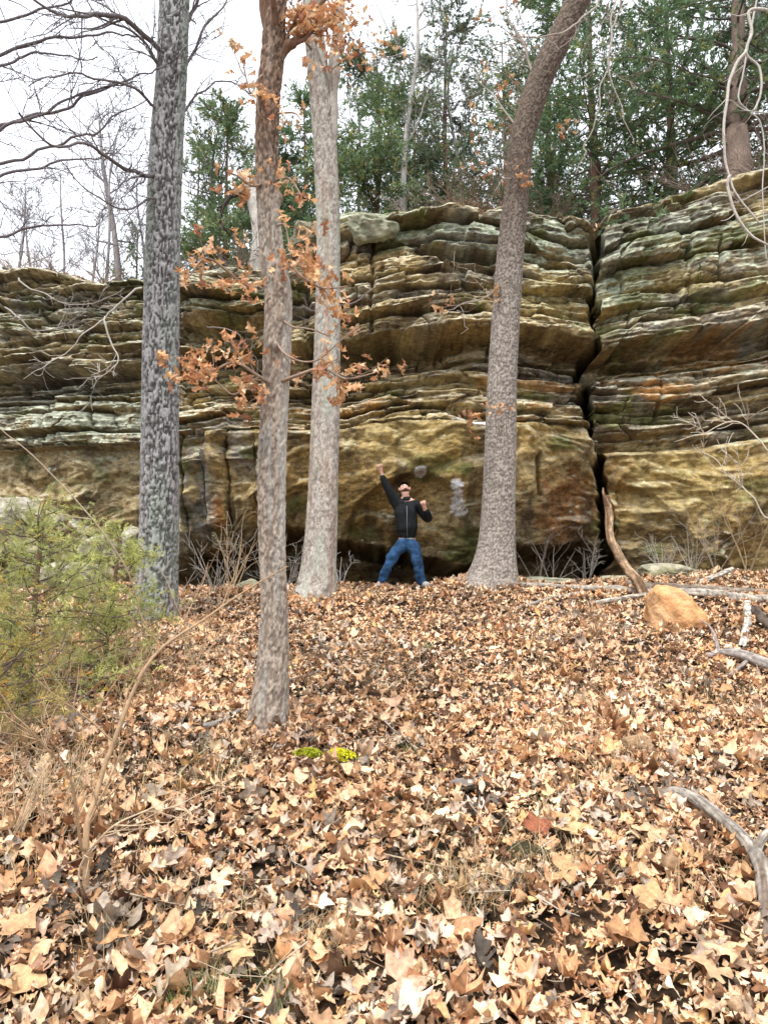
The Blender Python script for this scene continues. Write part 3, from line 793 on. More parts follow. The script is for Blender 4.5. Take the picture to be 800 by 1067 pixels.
# leafy side branches: (path)
for pth, r0, tw in (
    ([(282, 290, Y2), (262, 300, Y2 - .1), (240, 285, Y2 - .2), (215, 270, Y2 - .3), (195, 290, Y2 - .3)], .012, 6),
    ([(280, 190, Y2), (262, 195, Y2 - .1), (245, 182, Y2 - .15), (236, 178, Y2 - .2)], .010, 2),
    ([(284, 190, Y2), (300, 185, Y2 - .1), (310, 195, Y2 - .15), (315, 205, Y2 - .2)], .010, 2),
    ([(286, 400, Y2), (268, 390, Y2 - .15), (245, 375, Y2 - .2), (220, 385, Y2 - .3), (208, 375, Y2 - .3)], .014, 9),
    ([(286, 420, Y2), (262, 405, Y2 - .15), (240, 410, Y2 - .25), (222, 395, Y2 - .3)], .012, 4),
    ([(288, 400, Y2), (310, 392, Y2 - .2), (335, 385, Y2 - .25), (360, 395, Y2 - .3), (392, 388, Y2 - .3)], .014, 6),
    ([(290, 330, Y2), (305, 340, Y2 - .15), (330, 345, Y2 - .2), (345, 350, Y2 - .2)], .008, 1),
    ([(286, 290, Y2), (300, 275, Y2 - .12), (318, 290, Y2 - .2), (335, 300, Y2 - .25), (362, 298, Y2 - .25)], .012, 7),
    ([(282, 240, Y2), (296, 235, Y2 - .1), (300, 250, Y2 - .15), (302, 262, Y2 - .2)], .008, 2),
    ([(282, 75, Y2), (270, 80, Y2 - .1), (262, 95, Y2 - .15), (253, 62, Y2 - .2)], .009, 1),
    ([(286, 350, Y2), (300, 372, Y2 - .2), (330, 375, Y2 - .2), (372, 342, Y2 - .3)], .009, 1),
    ([(280, 130, Y2), (270, 120, Y2 - .1), (266, 85, Y2 - .1)], .008, 1),
    ([(286, 120, Y2), (305, 118, Y2 - .1), (314, 125, Y2 - .15)], .008, 1)):
    tb = Tubes(); limb(tb, [P(*q) for q in pth], r0, .004, rg, tw_, twigs=tw, tl=.22, lvl=0, tips=tips, wob=.006, wander=.4, minr=.0025, n=22); tb.obj('branch', M_TWIG, t2)
tips = [q for q in tips if q[0][2] < 5.8]
leaf_cluster(tips, 'leaves', t2, 3, .082, rg, OAKC * 1.12, spread=.05)

# T3: pale tree
t3 = empty('pale_tree', gp(330, 622), 'pale smooth barked tree with a forked top, just left of the person', 'tree')
Y3 = t3.location[1]
c3, r3 = trunk('t3', [(325, 640, 56, Y3), (329, 618, 46, Y3), (332, 590, 40, Y3), (335, 550, 37, Y3), (337, 500, 34, Y3), (339, 430, 33, Y3), (341, 360, 31, Y3), (342, 300, 28, Y3), (342, 240, 28, Y3), (340, 180, 28, Y3), (337, 130, 28, Y3), (332, 80, 26, Y3), (328, 40, 24, Y3), (325, 0, 23, Y3), (318, -80, 21, Y3), (314, -200, 18, Y3), (316, -380, 12, Y3)], t3, 'smooth', 62, ring=.016, sides=90, flare=.45, fh=.3)
tb = Tubes(); tips = []
fk = Tubes(); limb(fk, [P(342, 190, Y3), P(343, 160, Y3), P(346, 120, Y3), P(349, 60, Y3), P(352, 10, Y3), P(356, -80, Y3), P(370, -200, Y3)], .10, .06, rg, (.42, .38, .33), twigs=3, tl=.8, sides=12); fk.obj('forked_stem', M_BARK, t3)
for pth, r0, tw in (([(330, 60, Y3), (315, 40, Y3 - .3), (312, 20, Y3 - .4), (300, 0, Y3 - .5)], .02, 4), ([(350, 70, Y3), (365, 60, Y3 - .3), (380, 55, Y3 - .5), (392, 60, Y3 - .6)], .018, 5),
                    ([(330, 20, Y3), (345, 10, Y3 - .4), (360, 20, Y3 - .6), (372, 40, Y3 - .6)], .018, 5), ([(328, 30, Y3), (318, 10, Y3 - .4), (322, 30, Y3 - .5), (328, 70, Y3 - .5)], .014, 4),
                    ([(320, -60, Y3), (260, -120, Y3), (200, -180, Y3 + .3)], .05, 8), ([(356, -80, Y3), (420, -140, Y3), (460, -200, Y3 + .3)], .05, 8)):
    tb = Tubes(); limb(tb, [P(*q) for q in pth], r0, .005, rg, (.22, .17, .14), twigs=tw, tl=.4, lvl=0, tips=tips if r0 < .03 else None, wob=.01, wander=.4); tb.obj('branch', M_TWIG, t3)
leaf_cluster(tips, 'leaves', t3, 2, .13, rg, OAKC, spread=.09, lo=True)

# T4: right tree leaning right
t4 = empty('leaning_tree', gp(513, 607), 'stout grey-brown tree with flared roots whose top leans to the right, right of the person', 'tree')
Y4 = 10.6; t4.location = (float(P(513, 600, Y4)[0]), Y4, float(g(P(513, 600, Y4)[0], Y4)))
c4, r4 = trunk('t4', [(509, 625, 62, Y4), (513, 602, 52, Y4), (517, 570, 42, Y4), (519, 530, 38, Y4), (521, 470, 36, Y4), (523, 400, 34, Y4), (527, 330, 32, Y4), (532, 260, 31, Y4), (538, 200, 29, Y4), (543, 150, 29, Y4), (552, 115, 30, Y4), (566, 75, 30, Y4), (583, 40, 30, Y4), (603, -5, 28, Y4), (625, -70, 25, Y4), (640, -180, 20, Y4), (650, -340, 14, Y4)], t4, 'plate', 73, ring=.014, sides=110, flare=.55, fh=.28)
tb = Tubes(); tips = []
for pth, r0, tw in (
    ([(640, -50, Y4), (625, 0, Y4 - .5), (600, 25, Y4 - .8), (565, 38, Y4 - 1), (510, 45, Y4 - 1.1)], .022, 6),
    ([(640, -60, Y4), (640, 20, Y4 - .8), (628, 90, Y4 - 1), (612, 150, Y4 - 1), (600, 180, Y4 - 1)], .014, 8),
    ([(650, -60, Y4), (646, 0, Y4 - .6), (634, 40, Y4 - .9), (638, 90, Y4 - 1), (660, 150, Y4 - 1)], .018, 6),
    ([(546, 150, Y4), (530, 120, Y4 + .3), (510, 95, Y4 + .5), (492, 70, Y4 + .6)], .02, 4),
    ([(560, 90, Y4), (545, 50, Y4 + .3), (530, 20, Y4 + .4), (520, -20, Y4 + .5)], .025, 6),
    ([(640, -150, Y4), (720, -220, Y4), (800, -240, Y4)], .06, 8),
    ([(530, 290, Y4), (505, 310, Y4 - .3), (480, 318, Y4 - .4), (458, 322, Y4 - .5)], .010, 4),
    ([(540, 190, Y4), (525, 185, Y4 - .3), (515, 200, Y4 - .3)], .008, 2)):
    tb = Tubes(); limb(tb, [P(*q) for q in pth], r0, .006, rg, (.34, .29, .25), twigs=tw, tl=.6, lvl=1, tips=None, wob=.015, wander=.4); tb.obj('branch', M_TWIG, t4)
for pth in ([(530, 290, Y4 - .1), (505, 310, Y4 - .3), (480, 318, Y4 - .4), (458, 322, Y4 - .5)], [(530, 420, Y4 - .2), (512, 428, Y4 - .4), (498, 420, Y4 - .5)], [(530, 440, Y4 - .2), (505, 445, Y4 - .4), (490, 440, Y4 - .5)],
            [(540, 195, Y4 - .2), (548, 185, Y4 - .4)], [(585, 130, Y4 + .2), (595, 128, Y4)]):
    tb = Tubes(); limb(tb, [P(*q) for q in pth], .008, .004, rg, (.25, .2, .16), twigs=2, tl=.15, lvl=0, tips=tips, n=8); tb.obj('branch', M_TWIG, t4)
tb = Tubes()
for _ in range(34):
    a_, b_ = rg.uniform(484, 552), rg.uniform(0, 200)
    tips.append((P(a_, b_, Y4 + .5), np.array([0, 0, 1.])))
    tb.add([P(a_, b_, Y4 + .5), P((a_ + 545) / 2, b_ + 5, Y4 + .4), P(546, b_ + 25, Y4 + .1)], [.006, .008], 3, (.2, .15, .12))
tips = [q for q in tips if rg.random() < .7]
tb.obj('twigs', M_TWIG, t4)
leaf_cluster(tips, 'leaves', t4, 3, .12, rg, OAKC, spread=.08, lo=True)

# ------------------------------------------------------------------ cedars
def spray(r, nb=9, L=.09, wd=.022):
    V, F = [], []
    for i in range(nb):
        a = r.uniform(-1.1, 1.1); el = r.uniform(-.5, .5); l = L * r.uniform(.6, 1.3); b = np.array([r.uniform(-.02, L), 0, 0])
        d = np.array([math.cos(a) * math.cos(el), math.sin(a) * math.cos(el), math.sin(el)])
        s = unit(np.cross(d, r.normal(0, 1, 3))) * wd * .5
        k = len(V); V += [b - s * .5, b + d * l * .5 - s, b + d * l, b + d * l * .5 + s]
        F.append((k, k + 1, k + 2, k + 3))
    return np.array(V), np.array(F)
SPR = [spray(rng) for _ in range(8)]
SPRF = [spray(rng, 12, .034, .0042) for _ in range(8)]

def cedar(name, base, H, Rm, label, seed, col, lowest=.12, boughs=70, dens=1.0, lean=(0, 0), tr=.14, group=None, tcol=(.16, .10, .07), droop=-.05, bare=.0, flatT=False, spr=SPR, ss=1.0, sub=6, cat='tree', stemr=None):
    r = np.random.default_rng(seed)
    e = empty(name, base, label, cat, group)
    base = np.array(base, float)
    tbk = Tubes()
    top = base + np.array([lean[0], lean[1], H])
    mid = base * .5 + top * .5 + np.append(r.normal(0, .15, 2) * H * .06, 0)
    line = catmull([base - np.array([0, 0, .1]), base * .75 + top * .25, mid, top], 40)
    tbk.add(line, np.linspace(tr, .015, 40) * (1 + .12 * r.normal(0, 1, 40)), 14, tcol, .5)
    tbk.obj('trunk', M_BARK, e)
    bt = Tubes(); tp = []; td = []
    for i in range(boughs):
        f = lowest + (1 - lowest) * (i + r.random()) / boughs
        p = line[int(f * 39)]
        az = r.uniform(0, 2 * np.pi)
        L = Rm * (1 - f) ** .5 * r.uniform(.45, 1.25) + .15 * Rm
        d = np.array([math.cos(az), math.sin(az), r.uniform(-.05, .55)])
        n = 8; pts = [p]; d = unit(d)
        for k in range(n):
            d = unit(d + r.normal(0, .13, 3) + np.array([0, 0, droop + .03 * k / n]))
            pts.append(pts[-1] + d * L / n)
        bt.add(pts, np.linspace(max(.012, tr * .25 * (1 - f)), .005, n + 1) * (1 if spr is SPR else .5), 4, (.13, .10, .085))
        if r.random() < bare: continue
        pts = np.array(pts)
        for k in range(2, n + 1):
            for _ in range(int(sub * dens)):
                q = pts[k] + r.normal(0, .02, 3)
                dd = unit(unit(pts[k] - pts[k - 1]) * .6 + r.normal(0, .7, 3) + np.array([0, 0, .1]))
                l2 = r.uniform(.12, .5) * min(1.2, Rm * .5)
                e2 = q + dd * l2
                if r.random() < .25: bt.add([q, q + dd * l2 * .5, e2], [.005 * ss, .003 * ss], 3, (.14, .11, .09))
                m = 3
                for j in range(m):
                    tp.append(q + dd * l2 * (j + 1) / m + r.normal(0, .02, 3)); td.append(dd)
    bt.obj('branches', M_TWIG, e)
    tp = np.array(tp); td = np.array(td); n = len(tp)
    az = np.arctan2(td[:, 1], td[:, 0]); el = np.arcsin(np.clip(td[:, 2], -1, 1))
    R0 = rotmats(np.zeros(n), r.uniform(-1.5, 1.5, n), -el)
    ca, sa = np.cos(az), np.sin(az); Rz = np.zeros((n, 3, 3)); Rz[:, 0, 0] = ca; Rz[:, 0, 1] = -sa; Rz[:, 1, 0] = sa; Rz[:, 1, 1] = ca; Rz[:, 2, 2] = 1
    cl = n3(tp[:, 0] * 1.6, tp[:, 1] * 1.6, tp[:, 2] * 1.6, seed)
    cc = np.array(col) * (1 + .45 * cl)[:, None] * (1 + .4 * (r.random((n, 1)) - .5))
    yel = r.random(n) < .12; cc[yel] = cc[yel] * np.array([1.9, 1.25, .9])
    v, f, c = scatter(spr, np.ones(len(spr)), tp, Rz @ R0, r.uniform(.8, 1.4, n) * ss, np.clip(cc, .005, .6), r)
    o = mesh_obj('crown' if cat == 'tree' else 'foliage', v, f, M_NEEDLE, e, c, smooth=False)
    return e

def hp(px, Y, back=None):
    x = P(px, 200, Y)[0]; return np.array([x, Y, float(hill_z(x, Y))])
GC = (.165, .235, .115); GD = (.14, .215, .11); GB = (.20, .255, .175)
cedar('cedar_tree', hp(768, 13.4), 7.0, 3.0, 'old cedar with thick red-brown trunk on the rocks at the right cliff edge', 301, GD, lowest=.20, boughs=60, dens=.75, tr=.30, tcol=(.25, .185, .15), lean=(.3, .3), droop=-.03, group='cedars on the cliff top')
cedar('cedar_tree', hp(700, 16.5), 7.5, 3.2, 'broad dark green cedar just left of the thick red-brown cedar trunk', 302, GC, lowest=.03, boughs=66, dens=.8, tr=.18, group='cedars on the cliff top')
cedar('cedar_tree', hp(620, 15.6), 8.0, 2.7, 'dark green cedar seen right of the leaning trunk, above the long crack', 303, GD, lowest=.02, boughs=66, dens=.75, tr=.15, group='cedars on the cliff top')
cedar('cedar_tree', hp(575, 18.5), 8.5, 2.6, 'tall cedar rising directly behind the top of the leaning trunk', 304, GC, lowest=.05, boughs=52, dens=.75, tr=.15, group='cedars on the cliff top')
cedar('cedar_tree', hp(392, 17.0), 5.6, 2.2, 'bushy mid green cedar on the cliff top, left of the slim pale bare tree', 305, GC, lowest=.03, boughs=66, tr=.11, dens=.68, group='cedars on the cliff top')
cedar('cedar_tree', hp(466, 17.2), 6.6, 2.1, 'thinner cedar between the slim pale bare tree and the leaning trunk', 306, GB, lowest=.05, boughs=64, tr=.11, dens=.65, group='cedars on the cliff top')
cedar('cedar_tree', hp(236, 18.0), 5.6, 1.9, 'loose cedar behind the broken pale snag, between the furrowed trunk and the oak', 307, GC, lowest=.05, boughs=60, tr=.09, dens=.75, bare=.25, group='cedars on the cliff top')
cedar('cedar_tree', hp(316, 18.5), 5.6, 2.0, 'small dark cedar seen between the oak trunk and the pale forked trunk', 308, GD, lowest=.05, boughs=66, tr=.09, dens=.9, group='cedars on the cliff top')
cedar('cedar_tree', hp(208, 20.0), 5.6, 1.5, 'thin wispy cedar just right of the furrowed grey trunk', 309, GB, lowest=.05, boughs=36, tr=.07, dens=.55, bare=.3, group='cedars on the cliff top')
cedar('cedar_tree', hp(145, 21), 3.2, 1.6, 'low sparse cedar on the cliff top left of the furrowed grey trunk', 310, GB, lowest=.05, boughs=30, tr=.07, dens=.45, bare=.35, group='cedars on the cliff top')
cedar('cedar_tree', hp(840, 16.5), 8.0, 3.2, 'cedar at the far right edge of the picture behind the hanging vines', 311, GC, lowest=.1, boughs=56, tr=.16, group='cedars on the cliff top')

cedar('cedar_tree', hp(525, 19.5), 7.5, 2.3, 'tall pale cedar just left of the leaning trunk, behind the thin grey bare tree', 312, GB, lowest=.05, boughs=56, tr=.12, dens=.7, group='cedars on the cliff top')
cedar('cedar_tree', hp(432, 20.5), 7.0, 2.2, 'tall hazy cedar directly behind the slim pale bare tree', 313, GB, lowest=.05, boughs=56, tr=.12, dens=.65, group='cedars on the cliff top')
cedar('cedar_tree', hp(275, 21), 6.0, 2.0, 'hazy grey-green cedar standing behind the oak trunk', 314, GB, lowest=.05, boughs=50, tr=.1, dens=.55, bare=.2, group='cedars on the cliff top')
# ------------------------------------------------------------------ bare trees on the cliff top
def bare_tree(base, H, r0, label, seed, col, lean=(0, 0), kids=(4, 7), lvl=2, n=14, group='bare trees on the cliff top', L=.32, lowest=.3):
    r = np.random.default_rng(seed)
    e = empty('bare_tree', base, label, 'tree', group)
    base = np.array(base, float); top = base + np.array([lean[0], lean[1], H])
    m1 = base * .6 + top * .4 + np.append(r.normal(0, .05 * H / 4, 2), 0); m2 = base * .25 + top * .75 + np.append(r.normal(0, .06 * H / 4, 2), 0)
    line = catmull([base - [0, 0, .1], m1, m2, top], 36)
    t_ = Tubes(); t_.add(line, np.linspace(r0, r0 * .25, 36) * (1 + .06 * r.normal(0, 1, 36)), 10, col, .4); t_.obj('trunk', M_BARK, e)
    b_ = Tubes()
    for i in range(n):
        f = lowest + (1 - lowest) * (i + r.random()) / n; k = min(35, int(f * 35))
        az = r.uniform(0, 6.28); d = np.array([math.cos(az), math.sin(az), r.uniform(.4, 1.3)])
        grow(b_, line[k], d, H * L * (1.15 - .6 * f) * r.uniform(.7, 1.3), max(.008, r0 * .4 * (1 - .6 * f)), lvl, r, tuple(np.array(col) * .8), wander=.25, up=.06, kids=kids, minr=.006, sides=4)
    b_.obj('branches', M_TWIG, e)
    return e
bare_tree(hp(419, 15.8), 6.5, .085, 'slim pale bare tree standing on the cliff edge above the person', 401, (.40, .38, .35), lean=(.35, .3), n=10)
bare_tree(hp(482, 16.8), 5.5, .06, 'thin grey bare tree just left of the leaning trunk, on the cliff top', 402, (.30, .27, .25), lean=(-.2, 0), n=9)
bare_tree(hp(132, 19), 5.6, .10, 'bare grey tree immediately left of the furrowed trunk, on the cliff top', 403, (.26, .24, .235), lean=(-.8, 0), n=14)
bare_tree(hp(95, 23), 4.4, .06, 'small bare tree against the white sky, second from the left edge', 404, (.30, .28, .28), lean=(.3, 0), n=12)
bare_tree(hp(40, 22), 4.0, .06, 'leftmost small bare tree against the white sky', 405, (.30, .27, .27), lean=(-.3, 0), n=12)
bare_tree(hp(215, 19), 5.6, .07, 'dark bare tree between the furrowed trunk and the oak', 406, (.13, .11, .11), lean=(.3, 0), n=14)
bare_tree(hp(372, 20), 6.0, .06, 'bare sapling behind the bushy mid green cedar', 407, (.22, .2, .19), n=10)
bare_tree(hp(800, 14.2), 6.0, .07, 'bare tree at the right edge beside the thick red-brown cedar', 408, (.34, .32, .31), lean=(.2, 0), n=12)
for k_, (a_, Y_, H_, lb) in enumerate(((18, 19, 3.4, 'thin leafless sapling at the very left end of the cliff top'), (70, 20, 4.2, 'fine-twigged leafless tree between the two small bare trees at left'), (112, 18.5, 4.8, 'fine-twigged leafless tree just left of the bare grey tree'), (150, 20, 5.0, 'slender leafless tree partly hidden by the furrowed trunk'), (232, 21, 6.0, 'slender grey leafless tree behind the loose cedar'), (350, 21, 6.5, 'slender leafless tree right behind the pale forked trunk'))):
    bare_tree(hp(a_, Y_), H_, .045, lb, 430 + k_, (.27, .25, .25), lean=(.2 * (-1) ** k_, 0), n=16, kids=(4, 6), lowest=.15)
# off-frame tree whose branches reach in at the upper left
bt_base = np.array([-6.6, 8.2, float(g(-6.6, 8.2))])
e = empty('bare_tree', bt_base, 'bare dark-twigged tree at the left edge reaching branches into the upper left sky', 'tree')
t_ = Tubes(); ln = catmull([bt_base - [0, 0, .1], bt_base + [.1, 0, 3], bt_base + [-.1, .2, 6], bt_base + [.2, .2, 9.5]], 40)
t_.add(ln, np.linspace(.2, .06, 40), 16, (.2, .18, .17), .4); t_.obj('trunk', M_BARK, e)
b_ = Tubes()
for q, hgt in (((20, 60), 5), ((60, 110), 4.6), ((80, 40), 6), ((40, 175), 4.2), ((100, 100), 5), ((60, -20), 7), ((20, 240), 3.4), ((30, 10), 6.2), ((70, 150), 4.6)):
    k = int(np.clip(hgt / 9.5 * 39, 2, 38)); end = P(q[0], q[1], 8.0)
    limb(b_, [ln[k], ln[k] * .5 + end * .5 + [0, 0, .3], end, end + [.9, 0, rg.uniform(-.1, .6)]], .032, .006, rg, (.16, .14, .145), twigs=11, tl=.7, lvl=1, wob=.02, wander=.38, minr=.0036)
b_.obj('branches', M_TWIG, e)

# broken pale snag with a dark hooked limb
sb = hp(266, 14.9)
e = empty('broken_snag', sb, 'broken pale dead trunk with a dark hooked limb on the cliff top behind the oak', 'dead tree')
t_ = Tubes(); Ys = 14.9
ln = catmull([sb - [0, 0, .2], P(271, 250, Ys), P(266, 215, Ys), P(260, 190, Ys), P(256, 184, Ys)], 24)
t_.add(ln, np.r_[np.linspace(.17, .13, 20), .11, .09, .05, .01], 12, (.50, .46, .41), .4); t_.obj('trunk', M_BARK, e)
b_ = Tubes()
limb(b_, [P(262, 200, Ys), P(250, 202, Ys - .2), P(240, 206, Ys - .3), P(233, 216, Ys - .4), P(232, 232, Ys - .4), P(240, 246, Ys - .3)], .06, .02, rg, (.04, .033, .03), twigs=3, tl=.2, n=18)
b_.obj('limb', M_BARK, e)

# ------------------------------------------------------------------ hanging vines at right
def vine(paths, label, r0, col, tw=3):
    b0 = paths[0][0]
    p0 = P(*b0)
    v_ = Tubes()
    for pth in paths:
        limb(v_, [P(*q) for q in pth], r0, r0 * .5, rg, col, twigs=tw, tl=.35, lvl=0, wob=.006, sides=6, n=44, wander=.4, minr=.004)
    o = v_.obj('hanging_vine', M_TWIG, loc=p0)
    return props(o, label, 'vine', 'vines hanging over the right cliff edge')
Yv = 11.2
vine([[(800, 12, Yv), (781, 12, Yv), (783, 35, Yv), (777, 55, Yv), (790, 70, Yv), (792, 100, Yv), (785, 115, Yv)], [(777, 52, Yv), (765, 68, Yv), (758, 90, Yv), (754, 120, Yv), (755, 160, Yv), (760, 185, Yv), (768, 205, Yv), (790, 232, Yv)],
      [(760, 183, Yv), (758, 195, Yv), (768, 225, Yv), (785, 248, Yv), (800, 256, Yv)]], 'thick pale looping vine hanging in front of the red-brown cedar trunk', .028, (.50, .45, .40))
vine([[(790, -10, Yv + .3), (775, 70, Yv + .3), (770, 105, Yv + .3), (790, 125, Yv + .3), (796, 150, Yv + .3), (794, 200, Yv + .3), (798, 270, Yv + .3)]], 'thin pale vine hanging straight down at the right edge of the picture', .016, (.48, .44, .40))
vine([[(800, 118, Yv), (775, 115, Yv + .2), (760, 105, Yv + .2), (752, 118, Yv)], [(800, 195, Yv), (780, 205, Yv), (762, 212, Yv)]], 'thin grey vine crossing sideways over the cedar trunk', .011, (.42, .38, .34))

# ------------------------------------------------------------------ rocks
def rock(name, center, dims, label, seed, cols, rough=.12, parent=None, flat=0.0, cat='rock', group=None, lay=0):
    bm = bmesh.new(); bmesh.ops.create_icosphere(bm, subdivisions=5, radius=1.0)
    V = np.array([v.co[:] for v in bm.verts]); F = np.array([[v.index for v in f.verts] for f in bm.faces]); bm.free()
    n = V.copy()
    rk = np.random.default_rng(seed * 3 + 1)
    for _ in range(11):
        pn = unit(rk.normal(0, 1, 3)); dd = rk.uniform(.55, .88); ex = V @ pn - dd
        V = V - np.where(ex > 0, ex * .93, 0)[:, None] * pn
    V = V * 1.15
    d = fbm(n[:, 0] * 1.1 + seed, n[:, 1] * 1.1, n[:, 2] * 1.1, seed, 4) * rough * 2 + np.abs(fbm(n[:, 0] * 2 + seed, n[:, 1] * 2, n[:, 2] * 3, seed + 5, 3)) * -rough
    V = V * (1 + d)[:, None] * np.array(dims)
    if lay: V[:, :2] *= (1 + .05 * np.sin(V[:, 2] * lay + 2 * n[:, 0]))[:, None]
    a = fbm(V[:, 0] * 6, V[:, 1] * 6, V[:, 2] * 6 + seed, seed + 9, 4)
    c = mix(np.array(cols[0]) * .85, np.array(cols[1]) * .85, sst(-.3, .3, a))
    if len(cols) > 2: c = mix(c, np.array(cols[2]), .8 * sst(.15, .45, fbm(V[:, 0] * 3, V[:, 1] * 3, V[:, 2] * 3 + 5, seed + 11, 4)))
    o = mesh_obj(name, V + np.array(center), F, M_STONE, colors=c, loc=np.array(center) - [0, 0, dims[2] * .8])
    return props(o, label, cat, group)
q = gp(700, 655); Yr = q[1]
rock('orange_boulder', P(702, 643, Yr) + [0, .1, 0], (.34, .30, .36), 'orange-tan rounded boulder beside the fallen logs on the right', 5, [(.80, .42, .19), (.84, .50, .26), (.58, .29, .12)], .10)
q = P(388, 238, 13.5)
rock('ledge_boulder', P(386, 239, 13.5), (.46, .4, .30), 'rounded pale green lichened boulder perched on the cliff edge right of the pale tree', 9, [(.34, .35, .24), (.42, .40, .28), (.10, .085, .05)], .22)
rock('ledge_boulder', P(322, 246, 13.9), (.55, .4, .30), 'dark overhanging boulder on the cliff edge between the oak and the pale tree', 17, [(.22, .20, .13), (.33, .30, .20), (.10, .085, .05)], .18)
for i, (a_, b_, Yq, dm, lb) in enumerate(((112, 572, 11.6, (.46, .3, .22), 'pale cream boulder behind the green bush, left of the furrowed trunk'), (70, 600, 11.2, (.5, .35, .2), 'low grey-tan boulder half hidden behind the green bush'),
        (136, 560, 12.2, (.2, .2, .16), 'small pale rock touching the left side of the furrowed trunk'), (20, 545, 12.6, (.6, .4, .35), 'mossy tan boulder at the left edge above the green bush'))):
    rock('boulder', P(a_, b_, Yq), dm, lb, 31 + i * 7, [(.40, .36, .27), (.55, .50, .40), (.20, .17, .09)], .16)
for i, (a_, b_, dm, lb) in enumerate(((560, 604, (.42, .25, .10), 'flat greenish stone under the log right of the leaning tree'), (590, 600, (.22, .2, .09), 'small pale green stone behind the long fallen log'), (265, 604, (.26, .2, .12), 'small tan stone at the foot of the cliff behind the oak trunk'), (640, 607, (.3, .2, .08), 'flat tan stone under the leaning dead snag'), (690, 600, (.5, .3, .12), 'low mossy stone at the cliff foot behind the boulder'))):
    Yq = 11.3; p = P(a_, b_, Yq); p[2] = g(p[0], Yq) + dm[2] * .5
    rock('stone', p, dm, lb, 71 + i * 5, [(.36, .36, .26), (.46, .42, .30), (.22, .20, .10)], .18)
q = gp(487, 824); rock('stone', q + [0, 0, .03], (.10, .07, .035), 'small grey flat stone lying among leaves in mid slope', 93, [(.26, .23, .2), (.34, .3, .27)], .1)
q = gp(548, 898); rock('stone', q + [0, 0, .03], (.085, .06, .05), 'dark mossy stone poking from the leaves in the lower middle', 95, [(.07, .06, .03), (.15, .12, .06)], .14)
q = gp(664, 788); rock('stone', q + [0, 0, .05], (.085, .07, .07), 'tan rounded stone standing up from the leaves at right', 97, [(.50, .33, .19), (.60, .42, .26)], .12)

# ------------------------------------------------------------------ logs and sticks
def log(name, pts, r0, r1, label, col, cat='log', sides=14, group=None, seed=0, branches=(), bark=0.0):
    """pts world list; one or more limbs in one thing"""
    r = np.random.default_rng(seed + 1000)
    V, F, C = [], [], []; base = 0
    for (pp, a, b) in [(pts, r0, r1)] + list(branches):
        pp = np.asarray(pp, float); L = np.linalg.norm(np.diff(pp, axis=0), axis=1).sum(); n = int(np.clip(L / .02, 12, 240))
        c = catmull(pp, n); c = c + np.stack([n3(np.linspace(0, L * 5, n), seed + k_, 0, 9 + k_) for k_ in range(3)], -1) * .25 * a; t = np.gradient(c, axis=0); t /= np.linalg.norm(t, axis=1)[:, None]
        ref = np.array([0, 0, 1.]) if abs(t[:, 2]).mean() < .8 else np.array([0, 1., 0])
        u = np.cross(t, ref); u /= np.linalg.norm(u, axis=1)[:, None]; v = np.cross(t, u)
        s = np.linspace(0, L, n); A, S = np.meshgrid(np.linspace(0, 2 * np.pi, sides, endpoint=False), s)
        rr = np.linspace(a, b, n); rr[0] *= .55; rr[-1] *= .4
        cx, cy = np.cos(A), np.sin(A)
        f = n3(cx * 2.2, cy * 2.2, S * 3 + seed, seed + 3); gr = n3(cx * 5, cy * 5, S * 16, seed + 4) * .6 + n3(cx * 12, cy * 12, S * 50, seed + 5) * .4
        RR = rr[:, None] * (1 + .20 * f + .14 * gr)
        V.append((c[:, None] + RR[..., None] * (cx[..., None] * u[:, None] + cy[..., None] * v[:, None])).reshape(-1, 3))
        F.append(grid_faces(n, sides, True) + base); base += n * sides
        cc = mix(np.array(col) * .45, np.array(col) * 1.15, sst(-.5, .35, gr + .3 * f))
        if bark > 0: cc = mix(cc, np.array([.10, .055, .03]), bark * sst(-.1, .3, f))
        C.append(cc.reshape(-1, 3))
    o = mesh_obj(name, np.concatenate(V), np.concatenate(F), M_WOOD, colors=np.concatenate(C), loc=pts[0])
    return props(o, label, cat, group)
def GW(px, py, lift=.05, Y=None):
    if Y is None: p = gp(px, py)
    else:
        p = P(px, py, Y); p[2] = float(g(p[0], Y))
    p = p.copy(); p[2] += lift; return p
gw = (.38, .335, .28); wh = (.47, .42, .35)
Yl = 10.3
def GL(px, py, lift=.06):
    p = gp(px, py).copy(); p[2] += lift; return p
log('fallen_log', [GL(512, 613), GL(560, 615), GL(620, 618), GL(680, 621), GL(740, 624), GL(800, 632), GL(850, 640)], .035, .062, 'long pale grey fallen log lying across the slope in front of the cliff', gw, seed=1)
log('fallen_log', [GL(652, 612), GL(700, 617), GL(760, 622), GL(830, 626)], .05, .07, 'darker grey log lying just behind the long pale one', (.30, .25, .2), seed=2, bark=.5)
log('leaning_snag', [P(631, 517, 10.0), P(634, 535, 9.95), P(636, 560, 9.9), P(648, 585, 9.85), P(662, 605, 9.75), P(676, 632, 9.6), P(682, 645, 9.5)], .045, .075, 'leaning broken dead trunk with peeling orange bark above the boulder', (.52, .36, .22), 'dead tree', seed=3, bark=.9,
    branches=[([P(634, 530, 9.95), P(629, 516, 9.95), P(628, 508, 9.95)], .03, .01)])
log('dead_branch', [P(712, 616, 10.4), P(735, 604, 10.5), P(764, 593, 10.6)], .05, .035, 'pale barkless branch propped up behind the fallen logs', wh, 'branch', seed=4)
log('dead_branch', [GL(779, 634), GL(778, 655), GL(772, 680)], .05, .03, 'white weathered branch pointing down from the fallen log at right', (.54, .50, .44), 'branch', seed=5)
log('dead_branch', [GL(786, 640), GL(795, 652), GL(812, 668)], .06, .05, 'dark rotting branch at the right edge beside the white one', (.11, .085, .065), 'branch', seed=6)
